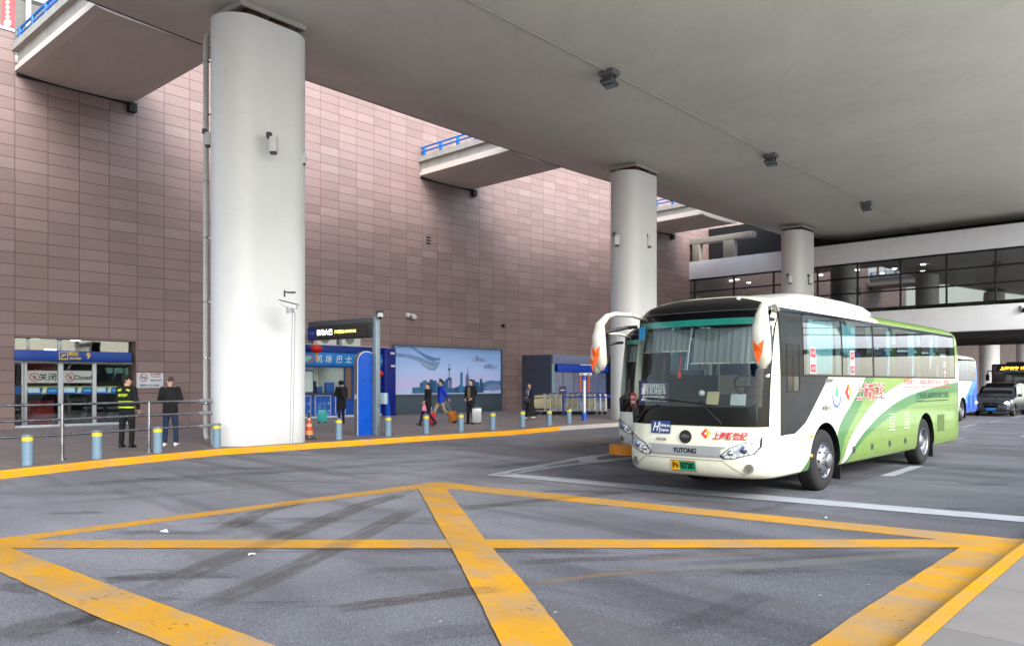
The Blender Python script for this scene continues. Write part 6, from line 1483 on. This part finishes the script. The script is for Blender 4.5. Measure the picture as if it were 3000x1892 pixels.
    if hs_ == 'bald':
        rr = [(.0,.079,.1,-.012),(.03,.08,.1,-.014),(.07,.074,.09,-.02),(.1,.055,.066,-.02),(.124,.02,.025,-.02)]; col_h = mt((70,64,62), .7, 0, .2, 60)
    else:
        rr = [(-.05,.076,.078,-.035),(.0,.082,.098,-.02),(.045,.084,.104,-.014),(.085,.074,.092,-.012),(.115,.05,.062,-.014),(.132,.015,.02,-.014)]; col_h = M_hair
    b.rings([[hp(rx*math.cos(a), cy+ry*math.sin(a)*(1 if math.sin(a) < 0 else (.86 if z < .05 else 1.0)), z) for a in [2*math.pi*q/18 for q in range(18)]] for z, rx, ry, cy in rr])
    if hs_ == 'long': b.rings([[hp(rx*math.cos(a), cy+ry*math.sin(a), z) for a in [2*math.pi*q/14 for q in range(14)]] for z, rx, ry, cy in ((-.24,.06,.03,-.07),(-.14,.085,.045,-.06),(-.02,.088,.065,-.045),(.06,.075,.06,-.03))])
    b.build('hair', col_h, t, smooth=True, angle=70)
    t['_'] = 0; del t['_']
    return t, hp, k, v, jk
up_ = lambda px, py: at(px, py, .146)
def facing(dx, dy): return math.atan2(dy, dx)-math.pi/2
black_c = mt((26,26,30), .85, 0, .15, 12, 0, .3); navy_c = mt((24,34,58), .85, 0, .12, 12, 0, .3); jeans = mt((36,52,84), .85, 0, .2, 14, 0, .3)
# guard: back to the camera, head turned to the right
t, hp, k, v, jk = person('security guard in a black uniform, cap and yellow striped vest, seen from behind', up_(371,1310), facing(.12,1), 1.77,
   dict(ankR=(.14,-.02,.085), ankL=(-.14,.0,.085), kneeR=(.13,.02,.49), kneeL=(-.13,.02,.49), elR=(.27,-.02,1.14), wrR=(.25,.10,.93), elL=(-.25,.02,1.15), wrL=(-.14,.17,1.08), turn=R(-62)), dict(trousers=black_c, jacket=black_c, shoes=M_black, hem=.9, tw=1.06))
b = MB(); b.rings([[hp(rx*math.cos(a), cy+ry*math.sin(a), z) for a in [2*math.pi*q/20 for q in range(20)]] for z, rx, ry, cy in ((.045,.088,.106,-.01),(.075,.09,.108,-.01),(.10,.096,.116,-.012),(.128,.094,.112,-.012),(.138,.05,.06,-.012))])
b.rings([[hp(.085*math.cos(a)*(1-.1*i), .06+.07*math.sin(a)+i*.0, .05-i*.012) for a in [math.pi*q/10 for q in range(11)]+[math.pi*(1-q/10)*1.0 for q in range(0)]] for i in (0,1)], closed=True); b.build('cap', mt((34,34,38), .8), t, smooth=True, angle=50)
def band(z0, z1, rx, ry, mat, a0=0, a1=2*math.pi, nm='reflective_band', n=32, par=None):
    b = MB(); vs = [Vector((rx*math.cos(a), ry*math.sin(a), z))*1.0 for z in (z0, z1) for a in [a0+(a1-a0)*q/n for q in range(n+1)]]
    b.add(vs, [(q, q+1, n+1+q+1, n+1+q) for q in range(n)]); return b.build(nm, mat, par, smooth=True, fixn=False)
hv = mt((196,232,30), .5); 
band(1.09*k, 1.135*k, .196*k, .147*k, hv, math.pi*.98, math.pi*2.02, par=t); band(.965*k, 1.0*k, .200*k, .150*k, hv, math.pi*.98, math.pi*2.02, par=t)
for s_ in (-1,1):
    b = MB(); b.cbox((s_*.11*k,-.115*k,1.40*k),(.09,.03,.05),0,Matrix.Rotation(s_*R(20),3,'Y')); b.build('shoulder_patch', hv, t, bevel=.008)
text('安保巡逻', .075, frame((0,-.162*k,1.27*k), (1,0,0), (0,-1,0)), hv, t, bold=.003, width=.25)
b = MB(); limb(b, [v('shR')+Vector((.028,.012,-.10)), (v('shR')+v('elR'))/2+Vector((.03,.01,-.06))], [.05,.055]); b.build('red_armband', mt((214,20,44), .5), t, smooth=True, angle=60)
# man in the black jacket
t, hp, k, v, jk = person('man in a black jacket, jeans and white shoes, seen from behind by the notice', up_(499,1305.5), facing(-.08,1), 1.75,
   dict(ankR=(.14,.0,.085), ankL=(-.13,-.02,.085), kneeR=(.125,.03,.49), kneeL=(-.12,.02,.49), elR=(.27,.0,1.17), wrR=(.15,.14,1.10), elL=(-.27,.0,1.17), wrL=(-.15,.14,1.10), turn=R(50), hd=(-.01,.01,1.63)), dict(trousers=jeans, jacket=black_c, shoes=M_white, hem=.84, hair='bald'))
# person at the kiosk with a rucksack
t, hp, k, v, jk = person('person in a long black coat with a rucksack standing at the kiosk counter', up_(1000,1240), facing(-.62,.78), 1.70,
   dict(ankR=(.10,.02,.085), ankL=(-.12,-.10,.085), kneeR=(.1,.05,.49), elR=(.25,.03,1.15), wrR=(.14,.28,1.18), elL=(-.25,.03,1.15), wrL=(-.14,.28,1.18), hd=(0,.05,1.61), lean=.03), dict(trousers=navy_c, jacket=black_c, shoes=M_black, hem=.58, flare=1.08))
b = MB(); b.cbox((0,-.22,1.2),(.28,.17,.42)); ru = b.build('rucksack', mt((30,30,34), .8), t, bevel=.06); b = MB(); b.cbox((0,-.315,1.12),(.2,.05,.2)); b.build('pocket', mt((38,38,42), .8), ru, bevel=.02)
b = MB(); b.sphere(hp(0,-.03,.05), (.115,.125,.09), 10); b.build('hood', black_c, t, smooth=True)
# walker in the black coat, going left
WD = Vector((-.80,-.60,0))
t, hp, k, v, jk = person('walker in a short black coat and dark jeans holding a pink bag', up_(1254,1247), facing(-.82,-.57), 1.60,
   dict(hipR=(.09,0,.9), kneeR=(.09,.20,.54), ankR=(.09,.32,.10), kneeL=(-.09,.02,.5), ankL=(-.09,-.30,.14), elR=(.25,-.08,1.16), wrR=(.22,.06,.95), elL=(-.24,.06,1.15), wrL=(-.2,.25,1.0), toeR=(0,1,.25), toeL=(0,1,-.5)), dict(trousers=navy_c, jacket=black_c, shoes=M_black, hem=.78, flare=1.08))
wrR = v('wrR'); b = MB(); b.tube([v('wrL')+Vector((0,.02,-.08)), v('wrL')+Vector((0,.03,-.2)), v('wrL')+Vector((0,.03,-.34))], [.02,.08,.10], 10, ell=(1,.5)); bg = tag(b.build('shopping_bag', mt((222,120,150), .6), None, smooth=True), 'pink bag in the hand of the walker in the black coat', 'bag'); bg.location = t.location; bg.rotation_euler = t.rotation_euler
def suitcase(label, loc, rz, w_, h_, d_, cmat, tilt=0, hh=.35, name='suitcase'):
    t = thing(name, label, 'suitcase', loc, rz); t.rotation_euler.x = tilt
    b = MB(); b.box((-w_/2,-d_/2,.06),(w_/2,d_/2,.06+h_)); b.build('shell', cmat, t, bevel=.035)
    b = MB()
    for q in range(5): x = -w_/2+w_*(q+1)/6; b.box((x-.006,-d_/2-.006,.12),(x+.006,d_/2+.006,h_))
    b.build('ribs', cmat, t)
    for x in (-w_/2+.05, w_/2-.05):
        for y in (-d_/2+.04, d_/2-.04): b = MB(); b.lathe([(.03,-.015),(.03,.015)], 10, (x,y,.03), 'X'); b.build('wheel', M_black, t)
    b = MB(); b.tube([(-w_*.25,0,h_+.04),(-w_*.25,0,h_+hh),(w_*.25,0,h_+hh),(w_*.25,0,h_+.04)], .009, 6); b.build('pull_handle', M_alu, t)
    return t
suitcase('turquoise suitcase standing beside the person at the kiosk', up_(944,1238.5), R(25), .36, .46, .2, mt((40,178,176), .4))
suitcase('small red suitcase behind the legs of the walker in the black coat', up_(1268,1245)+Vector((.0,.15,0)), R(60), .3, .42, .2, mt((196,50,64), .5), R(-12), .3)
# man in the blue jacket striding left
t, hp, k, v, jk = person('man in an open bright blue jacket and beige trousers striding left', up_(1292,1236), facing(-.9,-.42), 1.73,
   dict(kneeR=(.09,.22,.53), ankR=(.09,.30,.095), kneeL=(-.09,-.10,.50), ankL=(-.09,-.44,.20), elR=(.26,-.14,1.17), wrR=(.24,-.22,.93), elL=(-.25,-.12,1.17), wrL=(-.22,-.26,.96), toeL=(0,1,-.8)), dict(trousers=mt((176,160,138), .85), jacket=mt((16,60,200), .7, 0, .1, 10, 0, .3), shoes=mt((60,54,50), .7), hem=.80, flare=1.1))
b = MB(); b.rings([[Vector((x*.075*(1.0-.15*abs(i-1.5)), .125+.006*i*0+.03*(1-abs(x))*.5, z)) for x in (-1,-.5,0,.5,1)] for i, z in enumerate((.84,1.05,1.28,1.43))], closed=False, cap=False); b.build('shirt', black_c, t, smooth=True, fixn=False)
for i in range(0): pass
suitcase('black and orange travel bag pulled behind the man in the blue jacket', up_(1336,1238), R(65), .34, .44, .26, mt((186,110,40), .7, 0, .5, 9), R(-28), .5, 'travel_bag')
# man with the silver suitcase
t, hp, k, v, jk = person('man in a dark coat over a brown jumper beside a silver suitcase', up_(1379,1241), facing(-.55,-.83), 1.74,
   dict(ankR=(.10,.04,.085), ankL=(-.10,-.06,.085), elL=(-.25,-.02,1.14), wrL=(-.17,.17,1.0), elR=(.25,0,1.15), wrR=(.12,.18,.98)), dict(trousers=mt((34,32,38), .8), jacket=mt((26,30,38), .85, 0, .1, 10, 0, .3), shoes=M_black, hem=.74, flare=1.06))
b = MB(); b.rings([[Vector((x*.07, .128+.03*(1-abs(x))*.5, z)) for x in (-1,-.5,0,.5,1)] for i, z in enumerate((.98,1.1,1.28,1.43))], closed=False, cap=False); b.build('jumper', mt((132,110,86), .9), t, smooth=True, fixn=False)
suitcase('silver hard shell suitcase beside the man in the dark coat', up_(1396,1242), R(8), .36, .56, .24, mt((176,180,184), .35, .3), 0, .1)
# woman with the scarf
t, hp, k, v, jk = person('woman with long black hair, grey scarf and a long black skirt', up_(1552,1226), facing(-.86,-.5), 1.60,
   dict(kneeR=(.09,.12,.5), ankR=(.09,.18,.09), ankL=(-.09,-.2,.12), elR=(.24,-.05,1.15), wrR=(.2,.1,1.0), elL=(-.24,.0,1.16), wrL=(-.12,.2,1.06)), dict(trousers=black_c, jacket=navy_c, shoes=M_white, hem=.86, hair='long'))
b = MB(); torso(b, [(0,-.06,.12,.22,.3),(0,-.03,.4,.2,.24),(0,0,.75,.175,.16),(0,0,1.0,.15,.12)]); b.build('skirt', black_c, t, smooth=True, angle=70)
b = MB(); b.tube([Vector((.07,.09,1.05)), Vector((.08,.11,1.2)), Vector((.09,.03,1.34)), Vector((0,-.07,1.38)), Vector((-.09,.03,1.34)), Vector((-.06,.12,1.18)), Vector((-.05,.12,1.0))], [.03,.045,.045,.05,.045,.045,.03], 10); b.build('scarf', mt((150,150,158), .9), t, smooth=True, angle=70)
hb = MB(); hb.cbox((0,0,0),(.24,.1,.2)); hb.tube([(-.08,0,.1),(0,0,.2),(.08,0,.1)], .008, 6); hb = tag(hb.build('handbag', mt((24,24,30), .6), None, bevel=.02), 'black handbag carried by the woman with the grey scarf', 'bag'); hb.location = t.location+Vector((-.1,-.22,.82)); hb.rotation_euler.z = R(30)
# ================================================================ FARTHER TRAFFIC
# dark grey people carrier, headlights on
CP = at(2952,1219)-BFv*.9; dCar = R(227.4)
car = thing('parked_car', 'dark grey people carrier with bright headlights behind the blue and white coach', 'car', Vector((25.75,41.9,0)), dCar)
M_cp = mt((72,78,86), .28, .5, .04, 2, .5)
def carshell():
    # sections along x (forward +): x, half width, bottom, top, width at top
    prof = [(-4.35,.84,.42,1.02,.78),(-4.3,.88,.3,1.25,.74),(-4.0,.92,.26,1.62,.70),(-3.2,.93,.24,1.76,.72),(-2.2,.93,.24,1.79,.73),(-1.4,.93,.24,1.74,.72),(-.95,.93,.24,1.60,.70),(-.45,.93,.24,1.36,.72),(-.1,.93,.24,1.14,.80),(.1,.93,.24,1.06,.84),(.6,.92,.24,.98,.84),(.9,.88,.25,.88,.78),(1.02,.80,.28,.74,.68),(1.06,.7,.34,.62,.6)]
    rings = []
    for x, hw, z0, z1_, tw in prof:
        belt = min(z1_-.02, .98 if z1_ > 1.1 else z1_*.93)
        half = [(0,z0),(hw*.8,z0),(hw*.97,z0+.08),(hw,z0+.25*(belt-z0)+.05),(hw,belt-.1),(hw*.975,belt),((hw*.975+tw)/2,(belt+z1_)/2),(tw,z1_-.05 if z1_ > 1.1 else z1_-.03),(tw*.85,z1_-.01),(0,z1_)]
        rings.append([Vector((x, y, z)) for y, z in half]+[Vector((x, -y, z)) for y, z in half[-2:0:-1]])
    return rings
b = MB(); b.rings(carshell()); cbody = b.build('body', [M_cp, M_black], car, smooth=True, angle=50); cbody.parent = None
for x in (.1,-2.95):
    for s_ in (1,-1):
        c = MB(); c.lathe([(.36,0),(.36,.3)], 24, (x, s_*.68 if s_ > 0 else -.98, .33), 'Y', 1); c = c.build('c', [M_cp, M_black]); bool_cut(cbody, c)
cbody.parent = car; cbody.data.polygons.foreach_set('use_smooth', [True]*len(cbody.data.polygons)); cbody.data.set_sharp_from_angle(angle=R(40))
for x in (.1,-2.95):
    for s_ in (1,-1):
        wv_ = thing('wheel', None, None); wv_.parent = car; wv_.location = (x, s_*.9, .33); wv_.rotation_euler.z = 0 if s_ > 0 else math.pi
        b = MB(); b.lathe([(.2,-.02),(.3,.0),(.33,-.03),(.33,-.2),(.2,-.2)], 26, axis='Y', cap=False); b.build('tyre', M_black, wv_, smooth=True, angle=50)
        b = MB(); b.lathe([(.215,-.02),(.2,-.03),(.1,-.03),(.05,-.01),(0,-.01)], 20, axis='Y', cap=False); b.build('rim', M_steel, wv_, smooth=True, angle=40)
# glass: windscreen and side windows as skins just above the shell
b = MB(); gw = [(-1.32,.66,1.715),(-.9,.665,1.575),(-.45,.69,1.36),(-.16,.74,1.16)]
b.add([Vector((x+.02, s_*hw*f_, z+.018)) for x, hw, z in gw for s_, f_ in ((-1,1),(-1,.5),(1,0),(1,.5),(1,1))], [(j*5+i, j*5+i+1, (j+1)*5+i+1, (j+1)*5+i) for j in range(3) for i in range(4)]); b.build('windscreen', mt((16,20,24), .06, 0, .05, 3, .6), car, smooth=True)
for s_ in (1,-1):
    for x0, x1 in ((-3.9,-2.95),(-2.88,-1.95),(-1.88,-.75)):
        b = MB(); b.add([Vector((x0,s_*.925,1.02)),Vector((x1+(.45 if x1 > -1 else 0),s_*.925,1.02)),Vector((x1-(.1 if x1 > -1 else 0),s_*.80,1.56)),Vector((x0+(.1 if x0 < -3 else 0),s_*.79,1.62))], [(0,1,2,3)]); b.build('side_window', mt((16,20,24), .06, 0, .05, 3, .6), car, fixn=False)
    b = MB(); b.cbox((-.45,s_*1.03,1.1),(.12,.2,.14)); b.build('wing_mirror', M_cp, car, bevel=.04)
    b = MB(); b.add([Vector((.78,s_*.90,.86)),Vector((1.0,s_*.62,.74)),Vector((1.06,s_*.52,.66)),Vector((.99,s_*.80,.64)),Vector((.80,s_*.92,.72))], [(0,1,2,3,4)]); 
    hl_ = b.build('headlight', mt((190,200,210), .15, .3), car, fixn=False); hl_.location = (.02, s_*.012, .01)
    b = MB(); b.sphere((1.0,s_*.70,.71), (.07,.09,.055), 8); b.build('bulb', emat('headlamp', (240,246,255), 8 if s_ > 0 else 3), hl_, smooth=True)
    b = MB(); b.cbox((1.03,s_*.68,.42),(.06,.22,.05)); b.build('fog_strip', mt((190,200,205), .2, .5), car, bevel=.01)
b = MB(); b.prism([(-.36,.70),(.36,.70),(.28,.47),(-.28,.47)], lambda u, v_, q: (1.03+q, u, v_), .05); gr = b.build('grille', M_blackg, car, bevel=.01)
b = MB(); b.cbox((1.09,0,.60),(.02,.6,.025)); b.prism([(-.12,.63),(0,.57),(.12,.63),(0,.66)], lambda u, v_, q: (1.085+q, u, v_), .02); b.build('grille_bar', M_steel, gr)
b = MB(); b.cbox((1.085,0,.38),(.02,.44,.14)); npt = b.build('number_plate', mt((40,120,210), .4), car); b = MB(); b.cbox((1.0,0,.28),(.14,1.5,.08)); b.build('lower_grille', M_black, car, bevel=.02)
text('沪B 5G721', .09, frame((1.098,0,.38), (0,1,0), (1,0,0)), M_white, npt, width=.38) if False else None
# dark city bus with an orange lower front
cbP = Vector((32.2,50.5,0)); ct = thing('city_bus', 'dark city bus with an amber destination display and orange lower front', 'bus', cbP, dCar)
b = MB(); b.box((-11,-1.25,1.05),(0,1.25,2.98)); b.build('upper_body', mt((24,26,30), .2, 0, .05, 3, .5), ct, bevel=.14, seg=3)
b = MB(); b.box((-11,-1.25,.32),(.04,1.25,1.04)); b.build('lower_body', mt((222,130,96), .4), ct, bevel=.08)
b = MB(); b.box((.02,-1.2,.45),(.06,1.2,.68)); b.build('front_stripe', mt((240,170,30), .4), ct, bevel=.01)
b = MB(); b.box((.0,-1.1,1.15),(.03,1.1,2.45)); b.build('windscreen', mt((14,22,24), .05, 0, .05, 3, .6), ct, bevel=.01)
b = MB(); b.box((.01,-.95,2.55),(.035,.9,2.82)); dsp = b.build('display', M_black, ct)
text('上海公交 1路', .21, frame((.04,-.0,2.68), (0,1,0), (1,0,0)), emat('amber led', (255,170,50), 1.2), dsp, bold=.006, width=1.5)
for s_ in (-1,1):
    b = MB(); b.lathe([(.09,.04),(.09,.07)], 14, (0,s_*.85,.83), 'X'); b.build('headlight', mt((220,220,220), .1, .3), ct)
    b = MB(); b.tube([(-.1,s_*1.2,2.5),(.25,s_*1.38,2.55),(.3,s_*1.4,2.3)], .04, 8); b.cbox((.3,s_*1.4,2.1),(.12,.2,.4)); b.build('mirror', M_black, ct)
    for x in (-2.4,-8.2): b = MB(); b.lathe([(.5,0),(.5,.28)], 24, (x, .98 if s_ > 0 else -1.27, .5), 'Y'); b.build('wheel', M_black, ct)
b = MB(); b.box((-9,-.8,2.98),(-2,.8,3.15)); b.build('roof_pod', M_dgrey, ct, bevel=.06)
